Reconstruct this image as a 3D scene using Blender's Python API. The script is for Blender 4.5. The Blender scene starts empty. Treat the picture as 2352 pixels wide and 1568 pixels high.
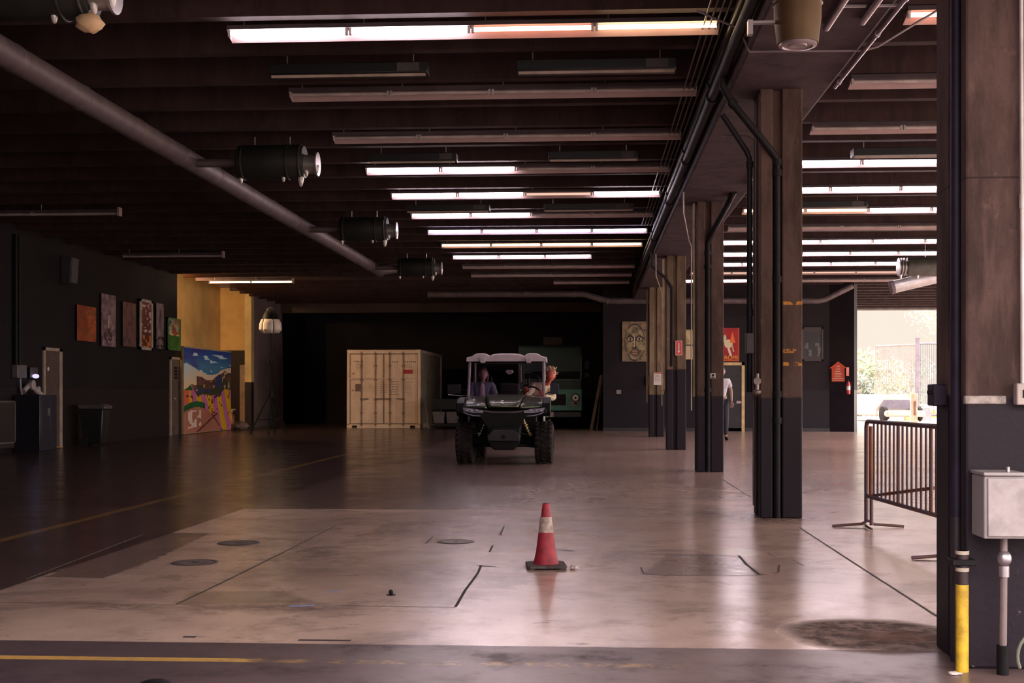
SKY_UP, SKY_BACK, SKY_BASE, SUN_E, ALC_E, EXPO = 7.5, 0.5, 0.86, 2.0, 480, 0.18
import bpy, bmesh, math, random
from mathutils import Vector, Matrix
R = math.radians
PI = math.pi
sc = bpy.context.scene
COL = sc.collection
random.seed(7)

# ---------------------------------------------------------------- camera
F = 2900.0
TA = math.atan(179.0 / F)
CA, SA = math.cos(TA), math.sin(TA)
HZ = 903.0
CH = 1.15
cam_d = bpy.data.cameras.new('camera')
cam = bpy.data.objects.new('camera', cam_d)
COL.objects.link(cam)
cam.location = (0, 0, CH)
cam.rotation_euler = (R(90), 0, TA)
cam_d.sensor_width = 36.0
cam_d.lens = 36.0 * F / 2352.0
cam_d.shift_y = (HZ - 784.0) / 2352.0
cam_d.clip_end = 600
cam_d.clip_start = 0.05
sc.camera = cam

def ray(px, py):
    u = (px - 1176.0) / F
    return (CA * u - SA, SA * u + CA, (HZ - py) / F)
def PY(px, py, Y):
    r = ray(px, py); t = Y / r[1]
    return Vector((r[0] * t, Y, CH + r[2] * t))
def PX(px, py, X):
    r = ray(px, py); t = X / r[0]
    return Vector((X, r[1] * t, CH + r[2] * t))
def PZ(px, py, z=0.0):
    r = ray(px, py); t = (z - CH) / r[2]
    return Vector((r[0] * t, r[1] * t, z))

# ---------------------------------------------------------------- mesh builder
class MB:
    def __init__(s):
        s.v = []; s.f = []; s.m = []; s.mi = 0; s.T = None
    def add(s, vs, fs):
        b = len(s.v)
        for p in vs:
            p = Vector(p)
            if s.T is not None: p = s.T @ p
            s.v.append(p)
        for f in fs:
            s.f.append(tuple(b + i for i in f)); s.m.append(s.mi)
        return s
    def box(s, x0, x1, y0, y1, z0, z1):
        if x0 > x1: x0, x1 = x1, x0
        if y0 > y1: y0, y1 = y1, y0
        if z0 > z1: z0, z1 = z1, z0
        return s.add([(x0,y0,z0),(x1,y0,z0),(x1,y1,z0),(x0,y1,z0),(x0,y0,z1),(x1,y0,z1),(x1,y1,z1),(x0,y1,z1)],
                     [(0,3,2,1),(4,5,6,7),(0,1,5,4),(1,2,6,5),(2,3,7,6),(3,0,4,7)])
    def hexa(s, p):
        return s.add(p, [(0,3,2,1),(4,5,6,7),(0,1,5,4),(1,2,6,5),(2,3,7,6),(3,0,4,7)])
    def cbox(s, c, sz, rot=None):
        M = Matrix.Translation(c) @ (rot.to_4x4() if rot is not None else Matrix.Identity(4))
        h = [q / 2 for q in sz]
        pts = [M @ Vector((sx*h[0], sy*h[1], sz_*h[2])) for sz_ in (-1,1) for sx, sy in ((-1,-1),(1,-1),(1,1),(-1,1))]
        return s.hexa(pts)
    def cyl(s, p0, p1, r0, r1=None, n=14, caps=True):
        r1 = r0 if r1 is None else r1
        p0 = Vector(p0); p1 = Vector(p1); d = (p1 - p0).normalized()
        q = d.to_track_quat('Z', 'Y').to_matrix()
        vs = []
        for p, r in ((p0, r0), (p1, r1)):
            for i in range(n):
                a = 2*PI*i/n
                vs.append(p + q @ Vector((r*math.cos(a), r*math.sin(a), 0)))
        fs = [(i, (i+1) % n, n+(i+1) % n, n+i) for i in range(n)]
        if caps:
            fs.append(tuple(range(n-1, -1, -1))); fs.append(tuple(range(n, 2*n)))
        return s.add(vs, fs)
    def tube(s, pts, r, n=10, caps=True):
        pts = [Vector(p) for p in pts]; N = len(pts); vs = []
        prev = None
        for i, p in enumerate(pts):
            if i == 0: d = pts[1] - p
            elif i == N-1: d = p - pts[i-1]
            else: d = (pts[i+1]-p).normalized() + (p-pts[i-1]).normalized()
            d.normalize()
            if prev is None:
                up = Vector((0,0,1)) if abs(d.z) < .9 else Vector((1,0,0))
                u = d.cross(up).normalized()
            else:
                u = (prev - d * prev.dot(d)).normalized()
            prev = u; w = d.cross(u)
            rr = r[i] if isinstance(r, (list, tuple)) else r
            for k in range(n):
                a = 2*PI*k/n
                vs.append(p + (u*math.cos(a) + w*math.sin(a))*rr)
        fs = []
        for i in range(N-1):
            for k in range(n):
                fs.append((i*n+k, i*n+(k+1) % n, (i+1)*n+(k+1) % n, (i+1)*n+k))
        if caps:
            fs.append(tuple(range(n-1, -1, -1))); fs.append(tuple((N-1)*n+k for k in range(n)))
        return s.add(vs, fs)
    def lathe(s, prof, n=24, c=(0,0,0), axis='Z'):
        vs = []; c = Vector(c)
        for r, z in prof:
            for i in range(n):
                a = 2*PI*i/n
                x, y = r*math.cos(a), r*math.sin(a)
                vs.append(c + (Vector((x,y,z)) if axis == 'Z' else Vector((z,x,y)) if axis == 'X' else Vector((x,z,y))))
        fs = []
        for j in range(len(prof)-1):
            for i in range(n):
                fs.append((j*n+i, j*n+(i+1) % n, (j+1)*n+(i+1) % n, (j+1)*n+i))
        fs.append(tuple(range(n-1, -1, -1))); fs.append(tuple((len(prof)-1)*n+i for i in range(n)))
        return s.add(vs, fs)
    def ell(s, c, rad, nu=16, nv=10, fn=None):
        vs = []; c = Vector(c)
        for j in range(nv+1):
            t = PI*j/nv
            for i in range(nu):
                a = 2*PI*i/nu
                d = Vector((math.sin(t)*math.cos(a), math.sin(t)*math.sin(a), math.cos(t)))
                k = fn(d) if fn else 1
                vs.append(c + Vector((d.x*rad[0], d.y*rad[1], d.z*rad[2]))*k)
        fs = [(j*nu+i, (j+1)*nu+i, (j+1)*nu+(i+1) % nu, j*nu+(i+1) % nu) for j in range(nv) for i in range(nu)]
        return s.add(vs, fs)
    def prism(s, pts, axis, a, b):
        """pts 2D; extruded along axis between a and b. axis X: pts=(y,z); Y: (x,z); Z: (x,y)"""
        def P(p, t):
            return {'X': (t,p[0],p[1]), 'Y': (p[0],t,p[1]), 'Z': (p[0],p[1],t)}[axis]
        n = len(pts)
        vs = [P(p,a) for p in pts] + [P(p,b) for p in pts]
        fs = [(i, (i+1) % n, n+(i+1) % n, n+i) for i in range(n)] + [tuple(range(n-1,-1,-1)), tuple(range(n,2*n))]
        return s.add(vs, fs)
    def quad(s, a, b, c, d): return s.add([a,b,c,d], [(0,1,2,3)])
    def build(s, name, mats, parent=None, bevel=0, smooth=True, loc=None, rot=None, seg=2):
        me = bpy.data.meshes.new(name)
        me.from_pydata([tuple(p) for p in s.v], [], s.f)
        if not isinstance(mats, (list, tuple)): mats = [mats]
        for m in mats: me.materials.append(m)
        for i, p in enumerate(me.polygons): p.material_index = s.m[i]
        bm = bmesh.new(); bm.from_mesh(me)
        bmesh.ops.remove_doubles(bm, verts=bm.verts, dist=1e-5)
        bmesh.ops.recalc_face_normals(bm, faces=bm.faces)
        bm.to_mesh(me); bm.free()
        if smooth:
            for p in me.polygons: p.use_smooth = True
            me.set_sharp_from_angle(angle=R(38))
        o = bpy.data.objects.new(name, me); COL.objects.link(o)
        if parent: o.parent = parent
        if loc is not None: o.location = loc
        if rot is not None: o.rotation_euler = rot
        if bevel:
            md = o.modifiers.new('bevel', 'BEVEL'); md.width = bevel; md.segments = seg; md.limit_method = 'ANGLE'; md.angle_limit = R(40)
        return o

def tag(o, label=None, cat=None, group=None, kind=None):
    if label: o['label'] = label
    if cat: o['category'] = cat
    if group: o['group'] = group
    if kind: o['kind'] = kind
    return o
def empty(name, loc, rz=0, label=None, cat=None, group=None):
    o = bpy.data.objects.new(name, None); COL.objects.link(o)
    o.location = loc; o.rotation_euler = (0, 0, rz); o.empty_display_size = .1
    return tag(o, label, cat, group)
def copy_tree(o, parent=None, **kw):
    c = o.copy(); COL.objects.link(c); c.parent = parent
    for ch in o.children: copy_tree(ch, c)
    return c
def text_mesh(txt, size, mat, name, parent, loc, rot=(R(90),0,0), ext=.001):
    cu = bpy.data.curves.new(name, 'FONT'); cu.body = txt; cu.size = size; cu.extrude = ext
    cu.align_x = 'CENTER'; cu.align_y = 'CENTER'
    t = bpy.data.objects.new(name + '_tmp', cu); COL.objects.link(t)
    dg = bpy.context.evaluated_depsgraph_get()
    me = bpy.data.meshes.new_from_object(t.evaluated_get(dg))
    bpy.data.objects.remove(t)
    me.materials.clear(); me.materials.append(mat)
    o = bpy.data.objects.new(name, me); COL.objects.link(o)
    o.parent = parent; o.location = loc; o.rotation_euler = rot
    return o

# ---------------------------------------------------------------- node helpers
class S:
    def __init__(s, nt, k): s.nt = nt; s.k = k
    def _m(s, op, *a, clamp=False):
        n = s.nt.nodes.new('ShaderNodeMath'); n.operation = op; n.use_clamp = clamp
        for i, x in enumerate((s,) + a):
            if isinstance(x, S): s.nt.links.new(x.k, n.inputs[i])
            else: n.inputs[i].default_value = x
        return S(s.nt, n.outputs[0])
    def __add__(s, o): return s._m('ADD', o)
    def __sub__(s, o): return s._m('SUBTRACT', o)
    def __mul__(s, o): return s._m('MULTIPLY', o)
    def __truediv__(s, o): return s._m('DIVIDE', o)
    def min(s, o): return s._m('MINIMUM', o)
    def max(s, o): return s._m('MAXIMUM', o)
    def abs(s): return s._m('ABSOLUTE')
    def sat(s): return s._m('ADD', 0.0, clamp=True)
    def inv(s): return s._m('MULTIPLY', -1.0) + 1.0
    def step(s, a, b):
        n = s.nt.nodes.new('ShaderNodeMapRange'); n.interpolation_type = 'SMOOTHSTEP'
        s.nt.links.new(s.k, n.inputs['Value']); n.inputs['From Min'].default_value = a; n.inputs['From Max'].default_value = b
        return S(s.nt, n.outputs[0])
def noise(nt, vec, scale, detail=4, rough=.55, sc3=None, dist=0):
    if sc3:
        mp = nt.nodes.new('ShaderNodeMapping'); mp.inputs['Scale'].default_value = sc3
        nt.links.new(vec, mp.inputs[0]); vec = mp.outputs[0]
    n = nt.nodes.new('ShaderNodeTexNoise'); n.inputs['Scale'].default_value = scale
    n.inputs['Detail'].default_value = detail; n.inputs['Roughness'].default_value = rough; n.inputs['Distortion'].default_value = dist
    nt.links.new(vec, n.inputs['Vector'])
    return S(nt, n.outputs[0])
def mixc(nt, f, a, b):
    n = nt.nodes.new('ShaderNodeMix'); n.data_type = 'RGBA'
    if isinstance(f, S): nt.links.new(f.k, n.inputs[0])
    else: n.inputs[0].default_value = f
    for x, i in ((a, 6), (b, 7)):
        if isinstance(x, tuple): n.inputs[i].default_value = (x[0], x[1], x[2], 1)
        else: nt.links.new(x, n.inputs[i])
    return n.outputs[2]
def newmat(name):
    m = bpy.data.materials.new(name); m.use_nodes = True
    nt = m.node_tree; b = nt.nodes['Principled BSDF']
    return m, nt, b
def coords(nt, world=False):
    if world:
        return nt.nodes.new('ShaderNodeNewGeometry').outputs['Position']
    return nt.nodes.new('ShaderNodeTexCoord').outputs['Object']
def bump(nt, b, h, strength=.3, dist=.01):
    n = nt.nodes.new('ShaderNodeBump'); n.inputs['Strength'].default_value = strength; n.inputs['Distance'].default_value = dist
    nt.links.new(h.k, n.inputs['Height']); nt.links.new(n.outputs[0], b.inputs['Normal'])
def M(name, col, rough=.6, metal=0, var=.25, scale=4, bmp=0, col2=None, spec=.5, coat=0):
    m, nt, b = newmat(name)
    co = coords(nt)
    nz = noise(nt, co, scale, 5, .6)
    c2 = col2 if col2 else tuple(c * (1 - var) for c in col)
    c1 = tuple(min(1, c * (1 + var * .5)) for c in col)
    f = nz.step(.3, .7)
    nt.links.new(mixc(nt, f, c1, c2), b.inputs['Base Color'])
    b.inputs['Metallic'].default_value = metal
    nt.links.new((nz * .15 + (rough - .07)).k, b.inputs['Roughness'])
    b.inputs['Specular IOR Level'].default_value = spec
    b.inputs['Coat Weight'].default_value = coat
    if bmp: bump(nt, b, noise(nt, co, scale * 12, 4), bmp, .01)
    return m
def EM(name, col, st):
    m = bpy.data.materials.new(name); m.use_nodes = True
    nt = m.node_tree; nt.nodes.clear()
    e = nt.nodes.new('ShaderNodeEmission'); e.inputs[0].default_value = (*col, 1); e.inputs[1].default_value = st
    o = nt.nodes.new('ShaderNodeOutputMaterial'); nt.links.new(e.outputs[0], o.inputs[0])
    return m
def GL(name, tint, amt=.12, rough=.02):
    """clear pane: mostly transparent with a reflective coat"""
    m = bpy.data.materials.new(name); m.use_nodes = True
    nt = m.node_tree; nt.nodes.clear()
    t = nt.nodes.new('ShaderNodeBsdfTransparent'); t.inputs[0].default_value = (*tint, 1)
    g = nt.nodes.new('ShaderNodeBsdfGlossy'); g.inputs['Roughness'].default_value = rough; g.inputs[0].default_value = (.9,.9,.95,1)
    fr = nt.nodes.new('ShaderNodeFresnel'); fr.inputs[0].default_value = 1.5
    mx = nt.nodes.new('ShaderNodeMixShader'); fk = S(nt, fr.outputs[0]) * .45; nt.links.new(fk.k, mx.inputs[0])
    nt.links.new(t.outputs[0], mx.inputs[1]); nt.links.new(g.outputs[0], mx.inputs[2])
    o = nt.nodes.new('ShaderNodeOutputMaterial'); nt.links.new(mx.outputs[0], o.inputs[0])
    return m

# ---------------------------------------------------------------- materials
BLACKP = (.012, .0095, .014)
def concrete_paint(name, zpaint, base=(.115,.070,.062), dark=(.058,.034,.030), paint=(.014,.008,.016), yellow=False):
    m, nt, b = newmat(name)
    p = coords(nt, True)
    sep = nt.nodes.new('ShaderNodeSeparateXYZ'); nt.links.new(p, sep.inputs[0])
    z = S(nt, sep.outputs[2])
    n1 = noise(nt, p, 2.2, 6, .65, sc3=(1.6, 1.6, .5)); n2 = noise(nt, p, 26, 5, .7)
    c = mixc(nt, n1.step(.35, .68), base, dark)
    c = mixc(nt, (n2.step(.52, .8) * .55), c, tuple(x * .45 for x in base))
    c = mixc(nt, noise(nt, p, 5.5, 6, .7).step(.62, .7) * .5, c, tuple(min(1, x*1.5) for x in base))
    if yellow:
        for zz, w in ((1.54, .022), (1.42, .02), (1.98, .02)):
            xs_ = S(nt, sep.outputs[0]); f = (z - zz).abs().step(w, w * .6) * noise(nt, p, 14, 4).step(.47, .53) * (xs_ - 1.77).step(0, .01)
            c = mixc(nt, f, c, (.55, .24, .05))
    n3 = noise(nt, p, 1.1, 7, .75, sc3=(5, 5, .8)); c = mixc(nt, n3.step(.50, .66) * .55, c, tuple(x * .5 for x in dark))
    if 'near' in name: c = mixc(nt, (z - 2.05).abs().step(.006, .002) * .7, c, (.02,.012,.012))
    edge = z + (n1 - .5) * .06
    f = edge.step(zpaint + .012, zpaint - .012)
    chips = noise(nt, p, 17, 6, .7).step(.69, .73)
    pc = mixc(nt, chips * .6, paint, (.22, .18, .19))
    nt.links.new(mixc(nt, f, c, pc), b.inputs['Base Color'])
    nt.links.new((f * -.25 + .82).k, b.inputs['Roughness']); b.inputs['Specular IOR Level'].default_value = .25
    bump(nt, b, n2, .35, .006)
    return m
m_col = concrete_paint('pillar_concrete', 1.11)
m_coly = concrete_paint('pillar_concrete_yellow_marks', 1.11, yellow=True)
m_col3 = concrete_paint('pillar_concrete_high_band', 1.64, base=(.19,.125,.085), dark=(.095,.060,.042))
m_col4 = concrete_paint('pillar_concrete_pale', 1.12, base=(.25,.175,.11), dark=(.13,.088,.058))
m_col0 = concrete_paint('pillar_concrete_near', 1.135, base=(.125,.075,.068), dark=(.05,.028,.026))
m_beam = concrete_paint('beam_concrete', -5, base=(.066,.040,.050), dark=(.040,.024,.029))
m_ceil = concrete_paint('ceiling_concrete', -5, base=(.050,.026,.026), dark=(.030,.015,.015))
m_steel = M('galvanised_steel', (.50,.45,.50), .38, .85, .2, 6)
m_duct = M('spiral_duct_steel', (.13,.095,.105), .55, .3, .25, 5)
m_blackpipe = M('black_painted_pipe', (.010,.008,.012), .55, 0, .3, 6, spec=.2)
m_purplepipe = M('dark_purple_painted_pipe', (.022,.016,.036), .5, 0, .3, 6, spec=.3)
m_black = M('matt_black', (.006,.005,.007), .6, spec=.2)
m_rubber = M('tyre_rubber', (.026,.019,.020), .85, 0, .35, 9, .3, spec=.2)
m_plastic = M('black_moulded_plastic', (.006,.0045,.007), .5, 0, .3, 8, spec=.18)
m_white = M('white_enamel', (.62,.56,.56), .5, 0, .15)
m_reflector = M('strip_light_reflector', (.38,.26,.26), .6, 0, .12, 3)
m_housing = M('strip_light_housing', (.10,.075,.085), .6)
m_hood = M('black_fixture_hood', (.006,.006,.009), .35)
m_box = M('electrical_box_grey', (.40,.36,.38), .5, .1, .15, 3)
m_yellow = M('yellow_pipe_paint', (.62,.40,.03), .45, 0, .5, 14, .2, col2=(.38,.22,.02))
m_off = M('unlit_tube', (.45,.37,.36), .4)
EMS = {'W': EM('tube_white', (1.0,.82,.89), 50.0), 'B': EM('tube_blue_white', (.80,.74,1.0), 42.0),
       'O': EM('tube_orange', (1.0,.42,.25), 12.0), 'Y': EM('tube_warm', (1.0,.66,.36), 18.0),
       'D': EM('tube_dim', (.9,.55,.42), 1.0), 'U': m_off}

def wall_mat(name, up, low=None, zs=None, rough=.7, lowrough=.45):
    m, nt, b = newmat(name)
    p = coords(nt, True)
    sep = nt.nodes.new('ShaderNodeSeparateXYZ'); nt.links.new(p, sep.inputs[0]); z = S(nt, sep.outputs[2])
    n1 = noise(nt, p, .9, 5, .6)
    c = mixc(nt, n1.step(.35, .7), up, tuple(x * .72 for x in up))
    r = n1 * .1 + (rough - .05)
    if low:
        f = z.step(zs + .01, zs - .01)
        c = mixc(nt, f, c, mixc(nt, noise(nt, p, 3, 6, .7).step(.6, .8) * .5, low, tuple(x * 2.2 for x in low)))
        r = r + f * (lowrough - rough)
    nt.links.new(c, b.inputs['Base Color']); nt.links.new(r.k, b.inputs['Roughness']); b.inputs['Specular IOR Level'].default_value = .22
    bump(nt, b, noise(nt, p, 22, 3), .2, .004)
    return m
m_wl = wall_mat('wall_black_left', (.011,.0068,.009), (.015,.0095,.012), 1.25)
m_wb = wall_mat('wall_black_back', (.018,.0115,.016), (.014,.0095,.016), 1.25)
m_wbay = wall_mat('wall_black_bay', (.016,.012,.017))
m_wgrey = wall_mat('wall_plum_grey', (.30,.215,.215))
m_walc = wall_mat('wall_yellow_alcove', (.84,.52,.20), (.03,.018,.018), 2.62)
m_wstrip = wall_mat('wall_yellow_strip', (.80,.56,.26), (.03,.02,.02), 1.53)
m_wr = wall_mat('wall_right_plum', (.09,.07,.10))
m_hdr = wall_mat('header_brown', (.10,.066,.058))

# ---------------------------------------------------------------- floor
def floor_mat():
    m, nt, b = newmat('polished_concrete_floor')
    p = coords(nt, True)
    sep = nt.nodes.new('ShaderNodeSeparateXYZ'); nt.links.new(p, sep.inputs[0])
    x, y = S(nt, sep.outputs[0]), S(nt, sep.outputs[1])
    big = noise(nt, p, .35, 4, .6); med = noise(nt, p, 1.7, 6, .65); fine = noise(nt, p, 9, 6, .7); grain = noise(nt, p, 45, 4, .7)
    wob = (med - .5) * .10
    wobf = (fine - .5) * .12
    pale, tan = (.70,.50,.43), (.50,.345,.295)
    c = mixc(nt, big.step(.38, .62), pale, tan)
    c = mixc(nt, med.step(.45, .68) * .7, c, (.25,.17,.15))
    c = mixc(nt, grain.step(.5, .8) * .25, c, (.20,.15,.14))
    def poly(px, soft=.03, w=None):
        P = [PZ(a, bb) for a, bb in px]
        cx = sum(q.x for q in P) / len(P); cy = sum(q.y for q in P) / len(P)
        r = None
        for i in range(len(P)):
            a, q = P[i], P[(i+1) % len(P)]
            nx, ny = -(q.y - a.y), q.x - a.x
            L = math.hypot(nx, ny); nx /= L; ny /= L
            if nx * (cx - a.x) + ny * (cy - a.y) < 0: nx, ny = -nx, -ny
            d = x * nx + y * ny - (nx * a.x + ny * a.y)
            r = d if r is None else r.min(d)
        if w: r = r + w
        return r.step(-soft, soft)
    def blob(px, py, rx, ry, w=.5, soft=.25, nz=None):
        q = PZ(px, py)
        dx = (x - q.x) / rx; dy = (y - q.y) / ry
        d = (dx * dx + dy * dy)._m('SQRT')
        return (d + (nz or med) * w - w * .5).step(1 + soft * .5, 1 - soft)
    coat = (.062,.034,.034)
    # far floor is tinted darker and browner
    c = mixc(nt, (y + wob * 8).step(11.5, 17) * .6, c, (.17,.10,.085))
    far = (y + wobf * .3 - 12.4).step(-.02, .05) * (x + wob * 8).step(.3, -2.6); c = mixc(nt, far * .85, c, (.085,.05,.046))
    smudge = noise(nt, p, .9, 6, .75, dist=.6); c = mixc(nt, smudge.step(.54, .62) * .5, c, (.24,.16,.145))
    smudge2 = noise(nt, p, 3.1, 6, .8, sc3=(1,1.6,1)); c = mixc(nt, smudge2.step(.58, .68) * .55, c, (.15,.10,.09))
    f = poly([(102,1325),(265,1328),(357,1284),(518,1225),(388,1223),(326,1228)], .02, wobf)
    c = mixc(nt, f * .8, c, (.15,.095,.09))
    f = poly([(440,1358),(650,1356),(730,1384),(408,1389)], .04, wobf)  # brown shadow patch painted into the slab colour
    c = mixc(nt, f * .6, c, (.24,.17,.13))
    f = poly([(1535,1272),(1692,1274),(1752,1321),(1474,1319)], .03, wobf)
    c = mixc(nt, f * .7, c, (.20,.14,.125))
    for args, cc, k in (((640,1395,.42,.10), (.17,.12,.10), .75), ((960,1310,.40,.55), (.20,.13,.11), .55), ((900,1225,.5,.35), (.24,.15,.12), .55),
                        ((620,1260,.5,1.1), (.25,.17,.15), .5), ((740,1290,.45,.7), (.27,.19,.16), .5), ((280,1394,.28,.10), (.15,.11,.10), .7),
                        ((1255,1306,.24,.18), (.18,.12,.11), .7), ((1785,1190,.6,.45), (.16,.10,.09), .75), ((1100,1190,.9,.7), (.30,.22,.20), .5),
                        ((1500,1175,.9,.6), (.24,.17,.16), .55), ((1230,1401,.07,.03), (.16,.10,.09), .7), ((1640,1140,.5,.7),(.2,.14,.13),.5),
                        ((1330,1478,.06,.03), (.10,.07,.06), .8), ((455,1462,.06,.02), (.06,.04,.04), .9)):
        f = blob(*args, w=.9, soft=.5, nz=fine)
        c = mixc(nt, f * (fine.step(.35, .6) * k), c, cc)
    # pale slab corner next to the right-hand patch
    f = blob(1700,1268,.16,.25, .5, .3); c = mixc(nt, f * .7, c, (.66,.55,.42))
    # oily damp stain at the foot of the near pillar
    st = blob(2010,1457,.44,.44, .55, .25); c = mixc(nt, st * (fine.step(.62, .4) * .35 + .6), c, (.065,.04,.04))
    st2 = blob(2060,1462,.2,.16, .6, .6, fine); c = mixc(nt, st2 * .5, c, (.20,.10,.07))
    # scattered specks
    sp = noise(nt, p, 13, 3, .8, sc3=(1, 1.2, 1)).step(.70, .74); c = mixc(nt, sp * .7, c, (.08,.055,.05))
    # dark coated aisle on the left and the dark threshold band in front
    X0, Yt = -3.46, 5.74
    cut = (x * -1.0 + (X0 + .02) + wobf * .4).step(-.02, .02)
    c = mixc(nt, cut * .93, c, coat)
    fb = (y * -1.0 + (Yt + .0) + x * .004).step(-.012, .012)
    bandc = mixc(nt, med.step(.4, .68), (.20,.135,.13), (.095,.065,.07))
    bandc = mixc(nt, (x + wob*6).step(-1.9, -.2), mixc(nt, med.step(.4,.6), (.10,.068,.078), (.075,.05,.06)), bandc)
    c = mixc(nt, fb, c, bandc)
    # worn yellow lines
    yl = ((x + 4.6).abs().step(.06, .045)) * ((y - 24).step(0, -.1)) * fine.step(.68, .5)
    c = mixc(nt, yl * .75, c, (.34,.19,.06))
    yf = ((y - 5.36 + x * .0).abs().step(.042, .03)) * ((x + wobf*2).step(-1.3, -1.65) * .8 + fine.step(.55, .42) * .5) * ((x - .45).step(0, -.1))
    c = mixc(nt, yf.sat() * .9, c, (.62,.36,.10))
    nt.links.new(c, b.inputs['Base Color'])
    ro = med * .20 + fine * .12 + .06 + st * .45 + fb * .12
    nt.links.new(ro.k, b.inputs['Roughness'])
    b.inputs['IOR'].default_value = 1.5
    dirt = (med.step(.5, .66) * .35 + fine.step(.58,.7) * .25 + st * .6 + fb * .25)._m('MINIMUM', .6); nt.links.new((dirt * -.8 + .5).k, b.inputs['Specular IOR Level'])
    h = med * .5 + fine * .4 + grain * .15
    bump(nt, b, h, .07, .012)
    return m
m_floor = floor_mat()
m_crack = M('dark_joint_filler', (.028,.018,.017), .8)
# ================================================================ SETTING
XL = -11.4; YB = 38.5; YE = 50.0; ZS = 5.0; ZR = 4.41
def struct(o): o['kind'] = 'structure'; return o
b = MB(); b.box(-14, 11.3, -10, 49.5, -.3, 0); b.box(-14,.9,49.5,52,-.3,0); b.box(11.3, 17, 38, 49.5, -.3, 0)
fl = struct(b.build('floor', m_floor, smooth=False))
# saw joints and cracks cut into the slab
def strip(mb, pts, w, z=.0015):
    P = [PZ(a, c) for a, c in pts]
    for i in range(len(P) - 1):
        d = P[i+1] - P[i]; n = Vector((-d.y, d.x, 0)).normalized() * w / 2
        mb.add([P[i]-n+Vector((0,0,z)), P[i+1]-n+Vector((0,0,z)), P[i+1]+n+Vector((0,0,z)), P[i]+n+Vector((0,0,z))], [(0,1,2,3)])
jt = MB()
for pts, w in (([(1660,1101),(1732,1147)], .014), ([(1836,1211),(1990,1311),(2157,1418)], .014), ([(770,1208),(640,1274),(520,1333),(405,1388)], .012),
               ([(1105,1298),(1098,1315),(1080,1340),(1068,1356),(1046,1394)], .016), ([(1158,1208),(1149,1229)], .013), ([(1132,1252),(1124,1268)], .013),
               ([(995,1232),(977,1249)], .012), ([(1095,1299),(1138,1301)], .02), ([(1472,1303),(1478,1317),(1530,1321),(1740,1322)], .012),
               ([(1697,1276),(1715,1296),(1745,1320)], .018), ([(1740,1319),(1762,1319)], .02), ([(1790,1297),(1788,1314),(1780,1317)], .012),
               ([(0,1383),(160,1385),(400,1389)], .006), ([(700,1389),(1045,1395)], .007), ([(1280,1263),(1320,1265)], .016),
               ([(1450,1271),(1690,1276)], .005), ([(1850,1183),(2150,1187)], .006), ([(685,1470),(806,1471)], .034),
               ([(2102,1287),(2157,1288)], .03), ([(800,1220),(992,1218)], .008), ([(1820,1285),(1848,1300)], .006), ([(1848,1083),(2150,1082)], .006),
               ([(1360,1300),(1475,1300)], .004), ([(1925,1212),(1996,1214)], .02)):
    strip(jt, pts, w)
struct(jt.build('floor_joint', m_crack, fl, smooth=False))
# pale edge line of the dark coated aisle
b = MB(); strip(b, [(60,1330),(330,1227)], .012)
struct(b.build('worn_edge_line', M('worn_edge_line', (.22,.17,.16), .7, var=.6, scale=14), fl, smooth=False))

# ceiling: slab and ribs in one mesh
b = MB(); b.box(-14, 11.3, .2, 38, ZS, ZS + .25); b.box(-14, 17, 38, 49.2, ZS, ZS + .25)  # unseen front end carried forward to cut steep daylight
b.box(-14, 1.0, 49.2, 52, ZS, ZS + .25)
yy = 10.83 - 1.1475*9
ribs = []
while yy < 49.0:
    ribs.append(yy); yy += 1.1475
for y in ribs:
    XR_ = 17 if y > 38.1 else 11.25
    b.add([(XL-.02,y-.10,ZS+.02),(XR_,y-.10,ZS+.02),(XR_,y-.065,ZR),(XL-.02,y-.065,ZR),(XL-.02,y+.10,ZS+.02),(XR_,y+.10,ZS+.02),(XR_,y+.065,ZR),(XL-.02,y+.065,ZR)],
          [(0,1,2,3),(7,6,5,4),(3,2,6,7),(0,3,7,4),(1,5,6,2)])
ce = struct(b.build('ceiling', m_ceil, smooth=False))
# end fascia above the rear opening
b = MB(); b.box(.9, 17, 48.95, 49.25, 4.38, 5.3)
struct(b.build('trim_1', M('fascia_cream', (.62,.55,.48), .7), smooth=False))
b = MB(); b.tube([(1.2,48.85,4.36),(16.8,48.85,4.36)], .06, 8)
struct(b.build('trim_2', M('gutter_grey', (.20,.18,.18), .6)))
# walls
b = MB(); b.box(XL-.22, XL, 5.2, 34.3, 0, ZS)
struct(b.build('wall_left', m_wl, smooth=False))
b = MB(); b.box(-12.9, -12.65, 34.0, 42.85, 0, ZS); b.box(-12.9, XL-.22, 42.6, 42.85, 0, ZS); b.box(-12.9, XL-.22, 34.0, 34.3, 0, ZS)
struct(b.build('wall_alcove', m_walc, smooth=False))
b = MB(); b.box(XL-.22, XL, 41.95, 42.3, 0, ZS)
struct(b.build('wall_alcove_end', m_wstrip, smooth=False))
b = MB(); b.box(XL-.22, XL, 42.3, 46.2, 0, ZS)
struct(b.build('wall_rear_left', m_wgrey, smooth=False))
b = MB(); b.box(XL-.22, XL, 46.3, YE, 0, ZS); struct(b.build('wall_bay_left', m_wbay, smooth=False))
b = MB(); b.box(XL-.22, .9, YE, YE+.25, 0, ZS); struct(b.build('wall_bay_rear', m_wbay, smooth=False))
b = MB(); b.box(.56, .9, YB+.3, YE, 0, ZS); struct(b.build('wall_bay_right', m_wbay, smooth=False))
b = MB(); b.box(XL, .4, 46.0, 46.3, 4.12, ZS)
struct(b.build('wall_header', m_hdr, smooth=False))
b = MB(); b.box(.4, 7.3, YB, YB+.3, 0, ZS)
struct(b.build('wall_back', m_wb, smooth=False))
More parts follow.
